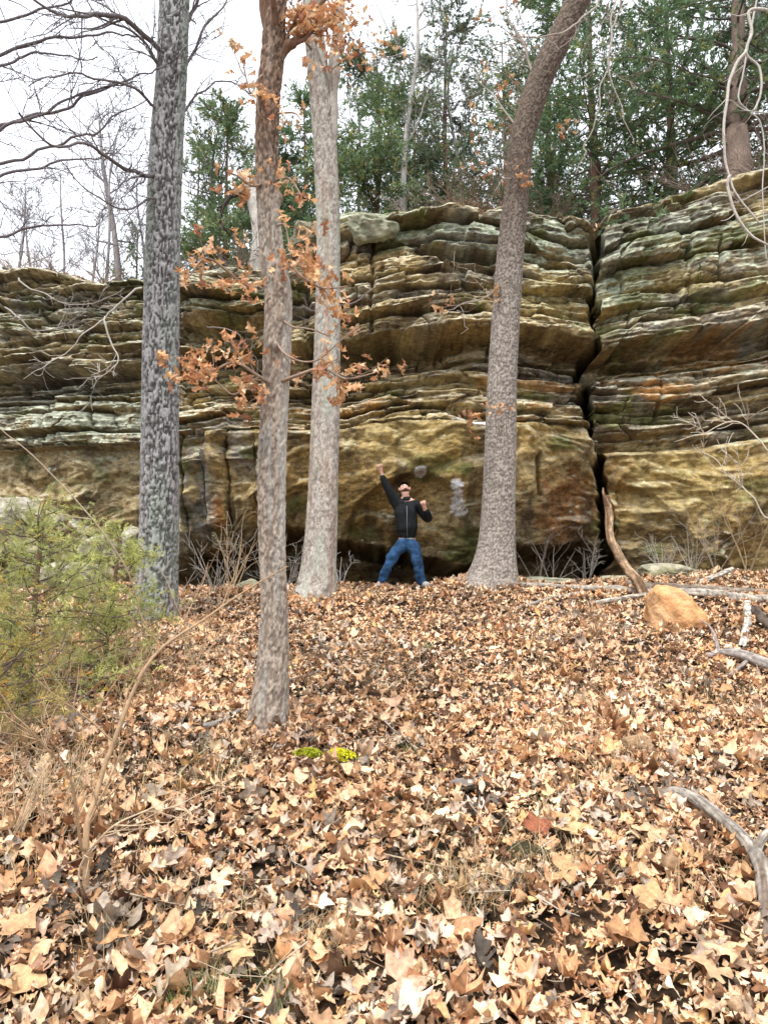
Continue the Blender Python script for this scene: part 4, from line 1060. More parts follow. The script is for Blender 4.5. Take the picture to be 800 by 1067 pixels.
log('dead_branch', [GW(735, 690, .06), GW(765, 693, .10), GW(800, 703, .08), GW(850, 712, .05)], .03, .055, 'knobbly grey branch lying at the right edge below the boulder', (.33, .29, .26), 'branch', seed=7,
    branches=[([GW(750, 692, .08), GW(742, 680, .2), GW(730, 672, .25)], .018, .006), ([GW(780, 697, .08), GW(760, 710, .05), GW(735, 718, .04)], .018, .008)])
log('dead_branch', [GL(620, 634), GL(645, 629), GL(675, 624)], .03, .03, 'short pale stick sticking out left of the boulder', wh, 'branch', seed=8)
log('fallen_branch', [GW(683, 843, .07), GW(710, 850, .10), GW(738, 868, .10), GW(768, 893, .09), GW(790, 922, .09), GW(800, 960, .06), GW(805, 1003, .03)], .022, .033, 'thick curved grey branch lying on the leaves at the lower right', (.40, .355, .30), 'branch', seed=9, sides=24, bark=.7,
    branches=[([GW(785, 915, .09), GW(800, 905, .13), GW(830, 898, .15)], .02, .012)])
log('dead_branch', [GL(540, 640), GL(575, 628), GL(610, 622)], .02, .02, 'thin tan stick sloping up to the long fallen log', gw, 'branch', seed=10)
SK = [((210, 769), (228, 764), (248, 752), (262, 748), .018, 'grey stick touching the left side of the oak base', (.34, .31, .28)),
      ((300, 718), (322, 712), (345, 700), (372, 690), .012, 'dark bent stick right of the oak trunk', (.20, .17, .14)),
      ((318, 655), (335, 678), (352, 700), (345, 722), .010, 'thin dark twig lying below the pale forked tree', (.14, .11, .09)),
      ((345, 640), (350, 625), (352, 612), (349, 605), .012, 'short grey stick at the foot of the pale forked tree', (.40, .36, .3)),
      ((360, 662), (385, 655), (400, 640), (420, 632), .009, 'pale thin stick in the middle of the upper slope', (.42, .36, .28)),
      ((175, 830), (205, 800), (240, 775), (262, 742), .007, 'thin straight tan stick left of the oak base', (.42, .33, .22)),
      ((400, 905), (450, 915), (500, 925), (540, 940), .004, 'very thin tan twig crossing the lower middle leaves', (.48, .38, .26)),
      ((735, 795), (760, 800), (790, 802), (820, 810), .014, 'dark stick at the right edge above the curved branch', (.12, .10, .08)),
      ((650, 775), (672, 790), (692, 812), (710, 830), .006, 'thin dark twig beside the upright tan stone', (.15, .12, .10)),
      ((560, 820), (572, 860), (590, 890), (600, 930), .003, 'hair-thin reddish twig in the right foreground', (.36, .2, .12)),
      ((385, 745), (410, 770), (432, 790), (440, 815), .006, 'thin grey twig in the middle slope', (.35, .30, .25)),
      ((610, 640), (622, 660), (600, 670), (575, 680), .009, 'reddish stick lying left of the boulder', (.3, .17, .1)),
      ((690, 735), (665, 742), (640, 755), (610, 760), .007, 'thin tan twig lying on the leaves right of centre', (.46, .36, .26)),
      ((215, 905), (265, 880), (310, 872), (360, 885), .004, 'fine brown twig in the left foreground', (.25, .16, .1))]
for i, s_ in enumerate(SK):
    pts = [GW(a[0], a[1], .05 + s_[4]) for a in s_[:4]]
    log('stick', pts, s_[4], s_[4] * .5, s_[5], s_[6], 'stick', sides=7, seed=20 + i, group='sticks on the leaf litter')

def twig_debris():
    r = np.random.default_rng(77); t_ = Tubes()
    for _ in range(650):
        y = 1.6 + 10 * r.random() ** .8; x = r.uniform(-1, 1) * (.56 * y + .5); a = r.uniform(0, 6.28); L = r.uniform(.08, .45)
        n = 5; k = np.linspace(-.5, .5, n)[:, None]; d = np.array([math.cos(a), math.sin(a)])
        xy = np.array([x, y]) + k * L * d + r.normal(0, .012, (n, 2))
        z = g(xy[:, 0], xy[:, 1]) + .045 + .02 * r.random() + k[:, 0] * L * r.normal(0, .15)
        c = [(.36, .28, .2), (.16, .11, .08), (.48, .42, .33), (.28, .16, .1)][r.integers(0, 4)]
        t_.add(np.column_stack([xy, z]), [r.uniform(.0018, .005), .0012], 4, c)
    props(t_.obj('twig_debris', M_TWIG), 'fine broken twigs scattered all over the fallen leaves', 'twigs', kind='stuff')
twig_debris()

# ------------------------------------------------------------------ grass
def blades(centers, r, n, H, spread, cols, wd=.003, lean=.6):
    """centers (k,3). returns V,F,C of bent blades"""
    V, F, C = [], [], []; b = 0
    for c in centers:
        for _ in range(n):
            a = r.uniform(0, 6.28); h = H * r.uniform(.5, 1.2); l = abs(r.normal(lean, .35))
            xy = c[:2] + r.normal(0, spread, 2); z0 = float(g(xy[0], xy[1])) + .01
            d = np.array([math.cos(a), math.sin(a)]); s = np.array([-d[1], d[0]]) * wd
            pts = []
            for k, f in enumerate((0, .35, .7, 1)):
                p = np.append(xy + d * l * h * f ** 1.7, z0 + h * (f - .35 * l * f * f)); ww = (1 - f * .9)
                pts += [p - np.append(s * ww, 0), p + np.append(s * ww, 0)]
            V += pts; F += [(b + 2 * k, b + 2 * k + 1, b + 2 * k + 3, b + 2 * k + 2) for k in range(3)]
            cc = np.array(cols[r.integers(0, len(cols))]) * r.uniform(.7, 1.25)
            C += [cc] * 8; b += 8
    return np.array(V), np.array(F), np.array(C)
r_ = np.random.default_rng(8)
dry = [(.55, .42, .24), (.62, .50, .31), (.42, .30, .16), (.50, .42, .22)]
cs = []
for (a_, b_, n_, sx, sy) in ((60, 720, 30, 70, 40), (40, 850, 26, 60, 60), (150, 700, 26, 50, 40), (90, 790, 26, 80, 50), (190, 650, 16, 30, 20), (550, 930, 10, 60, 40), (330, 700, 10, 60, 30), (430, 690, 14, 50, 30), (420, 900, 12, 80, 50), (620, 800, 12, 60, 60), (540, 690, 10, 60, 30), (620, 660, 14, 30, 14), (300, 1010, 8, 60, 20), (480, 940, 12, 50, 30), (720, 730, 10, 60, 30), (230, 800, 14, 60, 40), (600, 740, 10, 40, 40), (150, 960, 10, 80, 40), (700, 900, 6, 60, 40)):
    for _ in range(n_): cs.append(gp(np.clip(a_ + r_.normal(0, sx * .6), -20, 820), np.clip(b_ + r_.normal(0, sy * .6), 625, 1075)))
v, f, c = blades(cs, r_, 16, .17, .06, dry, .0019, .9)
props(mesh_obj('dry_grass', v, f, M_GRASS, colors=c), 'wisps of dry tan grass growing through the fallen leaves', 'grass', kind='stuff')
grn = [(.16, .26, .07), (.22, .30, .10), (.40, .40, .18), (.50, .48, .26)]
for (a_, b_, n_, h_, lb) in ((185, 1052, 60, .10, 'pale green grass tuft at the bottom edge, left one of three'), (225, 1040, 70, .10, 'pale green grass tuft at the bottom edge, middle one of three'), (290, 1045, 90, .09, 'darker green grass tuft at the bottom edge, right one of three'),
                             (425, 785, 40, .07, 'small bright green grass tuft in the middle of the slope'), (445, 680, 60, .12, 'yellowish grass tuft on the upper slope below the person'), (405, 672, 30, .08, 'tiny yellow-green grass tuft just left of the yellowish one'), (560, 845, 30, .08, 'sparse green grass tuft right of centre among leaves')):
    q = gp(a_, b_); v, f, c = blades([q], r_, n_, h_, .028, grn, .0022, .7, )
    props(mesh_obj('grass_tuft', v, f, M_GRASS, colors=c, loc=q), lb, 'grass tuft')
# moss on a rotten bit of wood
q = gp(338, 806)
def moss_patch(name, center, dims, label, c0, c1, seed):
    r = np.random.default_rng(seed); V, F, C = [], [], []; b = 0
    for _ in range(420):
        a = r.uniform(0, 6.28); k = math.sqrt(r.random()); lob = 1 + .3 * math.sin(3 * a + seed)
        x = center[0] + dims[0] * k * math.cos(a) * lob; y = center[1] + dims[1] * k * math.sin(a); z = g(x, y) + .075 + dims[2] * (1 - k * k)
        s = r.uniform(.008, .018); p = np.array([x, y, z]); 
        for j in range(3):
            d = unit(r.normal(0, 1, 3) + [0, 0, .8]) * s; sd = unit(np.cross(d, r.normal(0, 1, 3))) * s * .45
            V += [p - sd, p + sd, p + d + sd * .4, p + d - sd * .4]; F.append((b, b + 1, b + 2, b + 3)); b += 4
            C += [np.array(c0) * (1 - (t := r.random())) + np.array(c1) * t] * 4
    props(mesh_obj(name, np.array(V), np.array(F), M_MOSS, colors=np.array(C), smooth=False, loc=center), label, 'moss')
moss_patch('moss_cushion', gp(352, 806), (.10, .075, .05), 'bright yellow moss cushion on the leaves right of the oak base', (.62, .58, .02), (.80, .76, .06), 3)
moss_patch('moss_cushion', gp(323, 801), (.08, .04, .025), 'smaller yellow-green moss strip beside the bright yellow cushion', (.38, .42, .04), (.6, .6, .06), 4)

# ------------------------------------------------------------------ big single leaves
BL = [(478, 990, .17, (.50, .27, .14), 'large smooth brown leaf lying flat in the lower middle', 'b'), (597, 880, .16, (.66, .44, .22), 'large golden tan lobed leaf just left of the foreground twig', 's'),
      (680, 885, .16, (.66, .47, .27), 'large cream tan star-shaped leaf above the curved branch', 's'), (685, 965, .16, (.66, .44, .22), 'large tan star-shaped leaf low on the right side', 's'),
      (195, 992, .12, (.52, .31, .15), 'upright pointed brown leaf near the lower left grass tufts', 'p'), (333, 965, .09, (.85, .74, .56), 'nearly white small leaf in the lower left middle', 's'),
      (25, 1045, .16, (.66, .42, .22), 'large tan leaf in the bottom left corner', 's'), (248, 1015, .13, (.70, .47, .24), 'golden leaf just above the middle grass tuft', 's'),
      (18, 985, .17, (.60, .37, .20), 'broad brown lobed leaf at the left edge near the bottom', 's'), (590, 930, .14, (.58, .36, .18), 'brown lobed leaf right of the lower middle', 's'),
      (420, 1050, .16, (.62, .40, .26), 'pinkish tan leaf at the bottom edge near the middle', 's'), (655, 1000, .13, (.46, .25, .12), 'dark folded brown leaf at lower right', 'b'),
      (735, 1035, .15, (.64, .42, .24), 'broad tan leaf near the bottom right corner', 's'), (575, 845, .10, (.70, .48, .26), 'pale gold leaf above the mossy dark stone', 'b'),
      (560, 880, .12, (.30, .10, .05), 'dark red-brown leaf behind the mossy stone', 'b'), (780, 960, .12, (.62, .36, .2), 'tan leaf wedged against the curved branch', 's')]
for i, (a_, b_, sz, cl, lb, kd) in enumerate(BL):
    q = gp(a_, b_); r = np.random.default_rng(900 + i)
    tv, tf, tt_ = leaf_star(r) if kd == 's' else leaf_strip(15, 'broad' if kd == 'b' else 'plain', r)
    tv = tv.copy(); tv[:, 2] *= .55
    if kd == 'b': tv[:, 1] *= 1.3
    R = rotmats(r.uniform(0, 6.28, 1), np.array([.30 + r.normal(0, .1)]), r.normal(0, .12, 1))[0]
    v = (tv * sz * 1.15) @ R.T + q + [0, 0, .075]
    vc = np.array(cl) * .9 * tt_[:, None] * (1 + .15 * (r.random((len(v), 1)) - .5))
    fl = [tuple(dict.fromkeys(int(k) for k in ff)) for ff in tf]
    props(mesh_obj('fallen_leaf', v, fl, M_LEAF, colors=vc, loc=q), lb, 'leaf', 'large fallen leaves in the foreground')

# ------------------------------------------------------------------ undergrowth
# green cedar bush at the left
YG = (.42, .45, .17)
bq = gp(45, 770)
cedar('cedar_sapling', gp(30, 745), 1.45, .75, 'feathery yellow-green cedar sapling at the left edge, the bigger one', 501, YG, lowest=.05, boughs=58, dens=.52, lean=(.05, 0), tr=.018, spr=SPRF, sub=5, cat='shrub', tcol=(.2, .13, .08), droop=.02, bare=.0)
cedar('cedar_sapling', gp(108, 705), 1.15, .55, 'feathery yellow-green cedar sapling touching the furrowed trunk', 502, (.38, .41, .15), lowest=.05, boughs=46, dens=.5, lean=(.1, 0), tr=.014, spr=SPRF, sub=5, cat='shrub', tcol=(.2, .13, .08), droop=.02)
cedar('cedar_sapling', gp(-30, 800), 1.1, .7, 'browner cedar sapling low at the left edge', 503, (.36, .30, .10), lowest=.1, boughs=36, dens=.45, tr=.014, spr=SPRF, sub=4, cat='shrub', tcol=(.2, .13, .08), droop=0.)
# bare shrubs
def shrub(base, H, label, seed, col, n=5, lvl=2, kids=(2, 4), r0=.008, group=None, spread=.5, name='bare_shrub', cat='shrub', minr=.0022, tipcol=None):
    r = np.random.default_rng(seed); t_ = Tubes()
    for i in range(n):
        a = r.uniform(0, 6.28); d = np.array([spread * math.cos(a), spread * math.sin(a), 1.])
        grow(t_, np.array(base) + np.append(r.normal(0, .03, 2), -.02), d, H * r.uniform(.6, 1.1), r0, lvl, r, col, wander=.16, up=.03, kids=kids, minr=minr, sides=4)
    o = t_.obj(name, M_TWIG, loc=base)
    return props(o, label, cat, group)
tanw = (.50, .38, .24); grw = (.40, .36, .31)
def near_sapling():
    b = gp(86, 945); t_ = Tubes(); c = (.36, .24, .14); Yb = b[1]
    limb(t_, [b - [0, 0, .03], P(92, 880, Yb), P(104, 820, Yb + .1), P(125, 760, Yb + .2), P(150, 700, Yb + .3), P(172, 672, Yb + .4), P(215, 645, Yb + .5), P(262, 612, Yb + .6), P(300, 590, Yb + .65)], .014, .003, rg, c, twigs=9, tl=.4, lvl=1, n=50, minr=.0018, wob=.006)
    limb(t_, [P(92, 885, Yb), P(85, 830, Yb - .1), P(60, 780, Yb - .2), P(25, 750, Yb - .3), P(-10, 745, Yb - .3)], .007, .002, rg, c, twigs=8, tl=.3, lvl=1, n=30, minr=.0018)
    limb(t_, [b, P(80, 900, Yb), P(110, 860, Yb - .1), P(150, 840, Yb - .1), P(185, 830, Yb)], .006, .002, rg, (.5, .38, .25), twigs=6, tl=.25, lvl=1, n=30, minr=.0018)
    o = t_.obj('bare_sapling', M_TWIG, loc=b)
    props(o, 'thin brown bare sapling in the left foreground arching up to the right', 'sapling')
    b = gp(160, 690); t_ = Tubes()
    limb(t_, [b, P(150, 655, b[1] - .3), P(135, 600, b[1] - .8), P(100, 545, b[1] - 1.2), P(50, 490, b[1] - 1.5), P(0, 446, b[1] - 1.8)], .009, .003, rg, (.62, .52, .38), twigs=1, tl=.2, lvl=0, n=40, wob=.003)
    props(t_.obj('arching_stem', M_TWIG, loc=b), 'long pale stem arching up to the left edge over the green saplings', 'stem')
near_sapling()
SH = [(245, 618, 1.25, 'tan weedy shrub between the furrowed trunk and the oak', tanw, 5), (225, 622, .9, 'pale weedy shrub right beside the furrowed trunk', grw, 6),
      (355, 608, .7, 'white frosted weed at the foot of the pale forked tree', (.62, .60, .56), 5), (575, 606, .9, 'grey bare shrub under the overhang right of the leaning tree', grw, 4),
      (610, 604, .8, 'tangled grey shrub left of the leaning snag', grw, 6), (690, 602, .7, 'whitish tangled shrub behind the boulder', (.56, .52, .45), 7),
      (720, 602, .8, 'pale tangled shrub right of and behind the boulder', (.52, .46, .36), 7), (745, 600, 1.6, 'tall thin pale shrub in front of the right cliff face', (.50, .42, .32), 4),
      (778, 603, 1.8, 'tall tan shrub at the right edge in front of the cliff', (.52, .38, .22), 5), (620, 668, .45, 'reddish dry weed left of the boulder', (.38, .22, .12), 14),
      (165, 735, .5, 'brown dry weed on the slope below the furrowed trunk', (.30, .19, .1), 12), (200, 700, .6, 'dry tan weed right of the furrowed trunk base', tanw, 8),
      (60, 880, .5, 'fine dry tan weed in the left foreground', tanw, 8), (615, 800, .45, 'wiry tan weed right of the slope centre', tanw, 6), (20, 800, .6, 'fine brown weed at the left edge', (.36, .25, .13), 10),
      (275, 598, .8, 'grey weed at the dark cave mouth behind the oak', grw, 6), (560, 600, 1.0, 'thin upright bare shrub beside the leaning trunk', (.32, .27, .22), 3), (300, 604, .6, 'pale weed at the cave mouth between oak and pale tree', (.5, .46, .4), 5),
      (70, 740, 1.0, 'tan bare stems rising through the bigger yellow-green sapling', tanw, 9), (128, 735, .9, 'brown bare stems beside the sapling that touches the furrowed trunk', (.36, .24, .14), 8), (10, 890, .6, 'tangled straw-coloured weed in the lower left corner area', tanw, 10),
      (175, 640, .6, 'grey weed at the base of the furrowed trunk', grw, 6)]
for i, (a_, b_, H_, lb, cl, n_) in enumerate(SH):
    base = gp(a_, b_) if b_ > 612 else np.append(P(a_, b_, 11.5)[:2], float(g(P(a_, b_, 11.5)[0], 11.5)))
    near = base[1] < 6
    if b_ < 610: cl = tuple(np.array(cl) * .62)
    shrub(base, H_, lb, 600 + i, cl, n=n_, lvl=2 if H_ > .5 else 1, r0=.010 if base[1] > 8 else .004, minr=.0032 if base[1] > 8 else .0016, spread=.45)
# brush on the cliff top edge and dead limbs hanging over the left cliff
BR = [(480, 13.7, 1.3, 'tangled brown brush pile on the cliff edge left of the leaning trunk', (.20, .14, .1), 22), (565, 14.4, 1.3, 'tangled dead brush on the cliff edge right of the leaning trunk', (.16, .12, .095), 22),
      (440, 14.2, .9, 'grey twiggy brush on the cliff edge above the person', (.26, .22, .19), 12), (720, 13.4, 1.2, 'dead brush on the cliff edge left of the thick cedar trunk', (.2, .15, .12), 18), (790, 12.8, 1.3, 'dead brush tangle on the cliff edge right of the thick cedar trunk', (.26, .2, .16), 18),
      (205, 15.0, .9, 'grey twiggy brush on the cliff edge right of the furrowed trunk', (.26, .22, .19), 14), (60, 16.0, .8, 'low grey brush on the left cliff edge', (.30, .25, .22), 14), (20, 16.2, .8, 'low twiggy brush at the left end of the cliff edge', (.34, .26, .2), 14),
      (110, 15.8, .8, 'brown brush on the cliff edge just left of the furrowed trunk', (.26, .19, .14), 14), (245, 14.8, 1.1, 'dark brush around the broken pale snag', (.18, .14, .12), 14), (655, 14.6, .9, 'dark brush on the cliff edge above the crack', (.15, .12, .1), 12), (510, 14.0, .8, 'reddish brush directly behind the leaning trunk on the cliff edge', (.28, .16, .11), 14)]
for i, (a_, Y_, H_, lb, cl, n_) in enumerate(BR):
    shrub(hp(a_, Y_), H_ * .8, lb, 700 + i, cl, n=n_, lvl=2, r0=.012, minr=.006, spread=1.5, name='brush', cat='brush')
def cliff_limbs(paths, label, col, r0):
    t_ = Tubes()
    for pth in paths: limb(t_, [P(*q) for q in pth], r0, .005, rg, col, twigs=6, tl=.6, lvl=1, wob=.02, n=24, minr=.006, wander=.35)
    props(t_.obj('dead_branch', M_TWIG, loc=P(*paths[0][0])), label, 'branch')
cliff_limbs([[(148, 300, 14.0), (110, 330, 13.9), (70, 365, 13.8), (25, 395, 13.7)], [(110, 330, 13.9), (120, 375, 13.8), (95, 405, 13.8)]], 'pale dead branch hanging down the left cliff face', (.46, .42, .37), .02)
cliff_limbs([[(20, 290, 14.3), (50, 310, 14.2), (90, 318, 14.1), (130, 300, 14.0)], [(5, 320, 14.2), (40, 345, 14.1), (80, 340, 14)]], 'grey dead branch lying along the top of the left cliff face', (.36, .32, .29), .018)
cliff_limbs([[(390, 300, 12.7), (330, 330, 12.9), (290, 352, 13.1)], [(215, 340, 13.3), (250, 350, 13.2), (262, 372, 13.1)]], 'dark thin dead branch in front of the ledges behind the oak', (.2, .17, .15), .016)
cliff_limbs([[(800, 470, 11.0), (770, 440, 11.1), (735, 450, 11.2), (720, 430, 11.2)], [(800, 540, 10.9), (765, 500, 11.0), (728, 470, 11.2)]], 'thin pale branches reaching in from the right edge across the lower cliff', (.56, .48, .38), .012)

# ------------------------------------------------------------------ person
def skin_mesh(name, verts, edges, radii, sub=2):
    """verts (n,3), edges, radii -> evaluated (V,F)"""
    me = bpy.data.meshes.new(name); me.from_pydata([tuple(v) for v in verts], edges, []); me.update()
    o = bpy.data.objects.new(name, me); COL.objects.link(o)
    m = o.modifiers.new('skin', 'SKIN'); m.use_smooth_shade = True
    sv = me.skin_vertices[0].data if me.skin_vertices else None
    if sv is None:
        bpy.context.view_layer.objects.active = o
        sv = o.data.skin_vertices[0].data
    for i, r in enumerate(radii):
        sv[i].radius = (r, r) if np.isscalar(r) else tuple(r); sv[i].use_root = (i == 0)
    s = o.modifiers.new('sub', 'SUBSURF'); s.levels = sub; s.render_levels = sub
    dg = bpy.context.evaluated_depsgraph_get(); dg.update()
    ev = o.evaluated_get(dg); m2 = bpy.data.meshes.new_from_object(ev)
    V = np.zeros(len(m2.vertices) * 3, dtype=np.float32); m2.vertices.foreach_get('co', V); V = V.reshape(-1, 3).astype(float)
    F = [tuple(p.vertices) for p in m2.polygons]
    bpy.data.objects.remove(o); bpy.data.meshes.remove(me); bpy.data.meshes.remove(m2)
    return V, F

def build_person():
    Y = 11.2
    K = lambda px, py, dy=0.0: P(px, py, Y + dy)
    hip = K(424, 562)
    feetL = K(396, 608); feetR = K(441, 610.5)
    gz = float(g(feetL[0], Y)); gz2 = float(g(feetR[0], Y))
    root = empty('person', (hip[0], Y, (gz + gz2) / 2), 'person in a black jacket and blue jeans, one fist raised, cheering under the cliff', 'person')
    skin = attr_mat('skin', .55, 30, .08, .1, 80, .002, flat=(.62, .36, .27), spec=.4)
    jack = attr_mat('jacket_cloth', .45, 14, .35, 1.0, 22, .04, stretch=(1, 1, .25), flat=(.004, .006, .0075), spec=.25)
    jean = attr_mat('denim', .85, 7, .75, .9, 22, .03, flat=(.027, .074, .16), spec=.2)
    hairm = attr_mat('dark_hair', .7, 60, .4, .6, 120, .004, flat=(.012, .010, .009))
    shoem = attr_mat('shoe_leather', .6, 30, .2, .3, 60, .003, flat=(.36, .345, .33))
    shirtm = attr_mat('shirt_cloth', .8, 30, .2, .3, 60, .003, flat=(.28, .27, .26))
    kneeL = K(405, 587, -.06); kneeR = K(435, 587, -.05); ankL = K(396.5, 606, .02); ankR = K(441, 608.5, .02)
    hipL = K(418, 566); hipR = K(430, 566)
    waist = K(424, 552); chest = K(423.5, 534, .0); neckb = K(423, 522, .0); neck = K(423, 517.5, .01)
    headc = K(421.3, 509.5, .02)
    shL = K(413, 523); shR = K(434, 525)
    elL = K(404.5, 508, -.05); wrL = K(397, 492.5, -.08)
    elR = K(446.5, 543, -.02); wrR = K(442, 528.5, -.17)
    fiL = K(395.8, 486.5, -.09); fiR = K(440.8, 524.5, -.19)
    # continuous body: pelvis root, limbs, neck and head
    hv = headc
    up = unit(np.array([-.16, .45, 1.0]))          # head tilted back
    hb = headc - up * .085; ht = headc + up * .075
    verts = [hip, waist, chest, neckb, neck, hb, headc, ht, shL, elL, wrL, shR, elR, wrR, hipL, kneeL, ankL, hipR, kneeR, ankR,
             ankL + [-.05, -.10, -.045], ankR + [.05, -.10, -.045], fiL, fiR]
    edges = [(0, 1), (1, 2), (2, 3), (3, 4), (4, 5), (5, 6), (6, 7), (3, 8), (8, 9), (9, 10), (3, 11), (11, 12), (12, 13), (0, 14), (14, 15), (15, 16), (0, 17), (17, 18), (18, 19), (16, 20), (19, 21), (10, 22), (13, 23)]
    rad_ = [.085, .085, .11, .06, .050, .062, .085, .06, .06, .045, .028, .06, .045, .030, .070, .055, .038, .070, .055, .038, .022, .022, .033, .033]
    V, F = skin_mesh('body', verts, edges, rad_)
    # face: pull a nose, brow and chin out of the head surface
    fwd = unit(np.array([.10, -1.0, .50])); fwd = unit(fwd - up * np.dot(fwd, up)); side = np.cross(fwd, up)
    rel = V - headc; a, b, c = rel @ fwd, rel @ side, rel @ up
    near = np.linalg.norm(rel, axis=1) < .16
    V += near[:, None] * (fwd * (.022 * np.exp(-(b / .016) ** 2 - ((c + .01) / .03) ** 2) * (a > 0) - .008 * np.exp(-((np.abs(b) - .032) / .014) ** 2 - ((c - .02) / .012) ** 2) * (a > 0))[:, None])
    mesh_obj('body', V, F, skin, root)
    # ears, eyes, mouth
    def blob(name, c, dims, mat, par, ax=None, sub=3):
        bm = bmesh.new(); bmesh.ops.create_icosphere(bm, subdivisions=sub, radius=1)
        v = np.array([q.co[:] for q in bm.verts]); f = np.array([[q.index for q in ff.verts] for ff in bm.faces]); bm.free()
        A = np.stack([side, fwd, up]) if ax is None else ax
        return mesh_obj(name, (v * np.array(dims)) @ A + c, f, mat, par)
    for s in (-1, 1):
        blob('ear', headc + side * s * .083 - up * .0, (.012, .02, .03), skin, root)
        blob('eye', headc + side * s * .03 + fwd * .082 + up * .02, (.013, .008, .005), hairm, root)
    blob('mouth', headc + fwd * .083 - up * .045, (.024, .010, .012), attr_mat('open_mouth', .6, 20, .1, 0, flat=(.20, .04, .035)), root)
    # hair: cap over the crown and back of the head, short beard
    bm = bmesh.new(); bmesh.ops.create_icosphere(bm, subdivisions=5, radius=1)
    v = np.array([q.co[:] for q in bm.verts]); f = [[q.index for q in ff.verts] for ff in bm.faces]; bm.free()
    hd = v[:, 1] * 1.0; keep = (v[:, 2] > .30 + .75 * hd + .15 * n3(v[:, 0] * 4, v[:, 1] * 4, v[:, 2] * 4, 6))
    sc_ = np.array([.093, .100, .112]); vv = v * sc_ * (1 + .05 * n3(v[:, 0] * 9, v[:, 1] * 9, v[:, 2] * 9, 5))[:, None]
    ff = [q for q in f if all(keep[k] for k in q)]
    mesh_obj('hair', vv @ np.stack([side, fwd, up]) + headc + up * .01 - fwd * .004, ff, hairm, root)
    keepb = (v[:, 1] > .15) & (v[:, 2] < -.42) & (v[:, 2] > -.95)
    ffb = [q for q in f if all(keepb[k] for k in q)]
    mesh_obj('beard', (v * np.array([.078, .094, .100])) @ np.stack([side, fwd, up]) + headc, ffb, attr_mat('beard_hair', .8, 80, .4, .5, 120, .003, flat=(.10, .05, .035)), root)
    # hands as fists: four curled fingers and a thumb each
    def fist(cn, wr, sx, nm):
        d = unit(cn - wr); fw = np.array([0, -1., 0]); fw = unit(fw - d * (fw @ d)); sd = np.cross(d, fw) * sx
        vs = [wr, wr + d * .035, cn + d * .01 - fw * .005]; es = [(0, 1), (1, 2)]; rs = [.026, .040, .042]
        for k in range(4):
            o_ = sd * (-.030 + .020 * k); base = len(vs); ln = (1, 1.08, 1.0, .85)[k]
            vs += [cn + o_ + d * .028, cn + o_ + d * .040 * ln + fw * .022, cn + o_ + d * .014 + fw * .042, cn + o_ - d * .008 + fw * .026]
            es += [(2, base), (base, base + 1), (base + 1, base + 2), (base + 2, base + 3)]; rs += [.0105, .0105, .0098, .009]
        base = len(vs); vs += [cn - sd * .030 - d * .008 + fw * .012, cn - sd * .026 + d * .004 + fw * .040, cn - sd * .004 + d * .004 + fw * .054]
        es += [(1, base), (base, base + 1), (base + 1, base + 2)]; rs += [.013, .012, .010]
        v_, f_ = skin_mesh('hand', vs, es, rs, 2); mesh_obj('hand', v_, f_, skin, root)
    fist(fiL, wrL, 1, 'l'); fist(fiR, wrR, -1, 'r')
    # jacket with folds
    jv = [K(424, 565), waist, chest, K(423, 523), shL, elL, wrL + unit(elL - wrL) * .03, shR, elR, wrR + unit(elR - wrR) * .03, K(417.5, 527), K(429.5, 528)]
    je = [(0, 1), (1, 2), (2, 3), (2, 10), (10, 4), (4, 5), (5, 6), (2, 11), (11, 7), (7, 8), (8, 9)]
    jr = [.150, .165, .175, .10, .098, .070, .046, .095, .080, .048, .135, .135]
    V, F = skin_mesh('jacket', jv, je, jr, 3)
    nn = fbm(V[:, 0] * 14, V[:, 1] * 9, V[:, 2] * 4, 900, 3); n2 = fbm(V[:, 0] * 5, V[:, 1] * 5, V[:, 2] * 9, 901, 2)
    cen = np.array([waist[0], Y, 0]); rr = V - cen; rr[:, 2] = 0; rr /= np.linalg.norm(rr, axis=1)[:, None] + 1e-6
    tor = np.exp(-(np.hypot(V[:, 0] - chest[0], (V[:, 2] - chest[2] + .08) * .6) / .2) ** 4)
    V += rr * ((.05 * nn + .025 * n2) * tor + .012 * (1 - tor))[:, None]
    hem = (V[:, 2] < waist[2] - .02); V[hem] += rr[hem] * (-.012)
    jk = mesh_obj('jacket', V, F, jack, root)
    # zip and collar pieces
    mesh_obj('zip', *box_strip([K(423.8, 527, -.172), K(424, 545, -.178), K(424.2, 559, -.160)], .006), attr_mat('zip_metal', .35, 30, .1, 0, flat=(.12, .12, .13)), jk)
    cv = [K(423.4, 523), K(423.2, 519.5)]
    V, F = skin_mesh('collar', cv + [K(423, 517)], [(0, 1), (1, 2)], [.095, .080, .070], 2); mesh_obj('collar', V, F, jack, jk)
    V, F = skin_mesh('shirt', [K(424, 559), K(424, 564.5)], [(0, 1)], [.150, .148], 2); mesh_obj('shirt', V, F, shirtm, root)
    # jeans
    tv = [K(424, 555.5), hipL, kneeL, ankL + [0, 0, -.03], hipR, kneeR, ankR + [0, 0, -.03], K(424, 568)]
    te = [(0, 7), (7, 1), (1, 2), (2, 3), (7, 4), (4, 5), (5, 6)]
    tr = [.145, .112, .082, .076, .112, .082, .076, .125]
    V, F = skin_mesh('jeans', tv, te, tr, 3)
    nn = fbm(V[:, 0] * 6, V[:, 1] * 6, V[:, 2] * 12, 910, 3)
    cenx = np.where(V[:, 0] < hip[0], np.interp(V[:, 2], [ankL[2], hip[2]], [ankL[0], hipL[0]]), np.interp(V[:, 2], [ankR[2], hip[2]], [ankR[0], hipR[0]]))
    rr = np.stack([V[:, 0] - cenx, V[:, 1] - Y, 0 * cenx], -1); rr /= np.linalg.norm(rr, axis=1)[:, None] + 1e-6
    V += rr * (.035 * nn)[:, None]
    mesh_obj('jeans', V, F, jean, root)
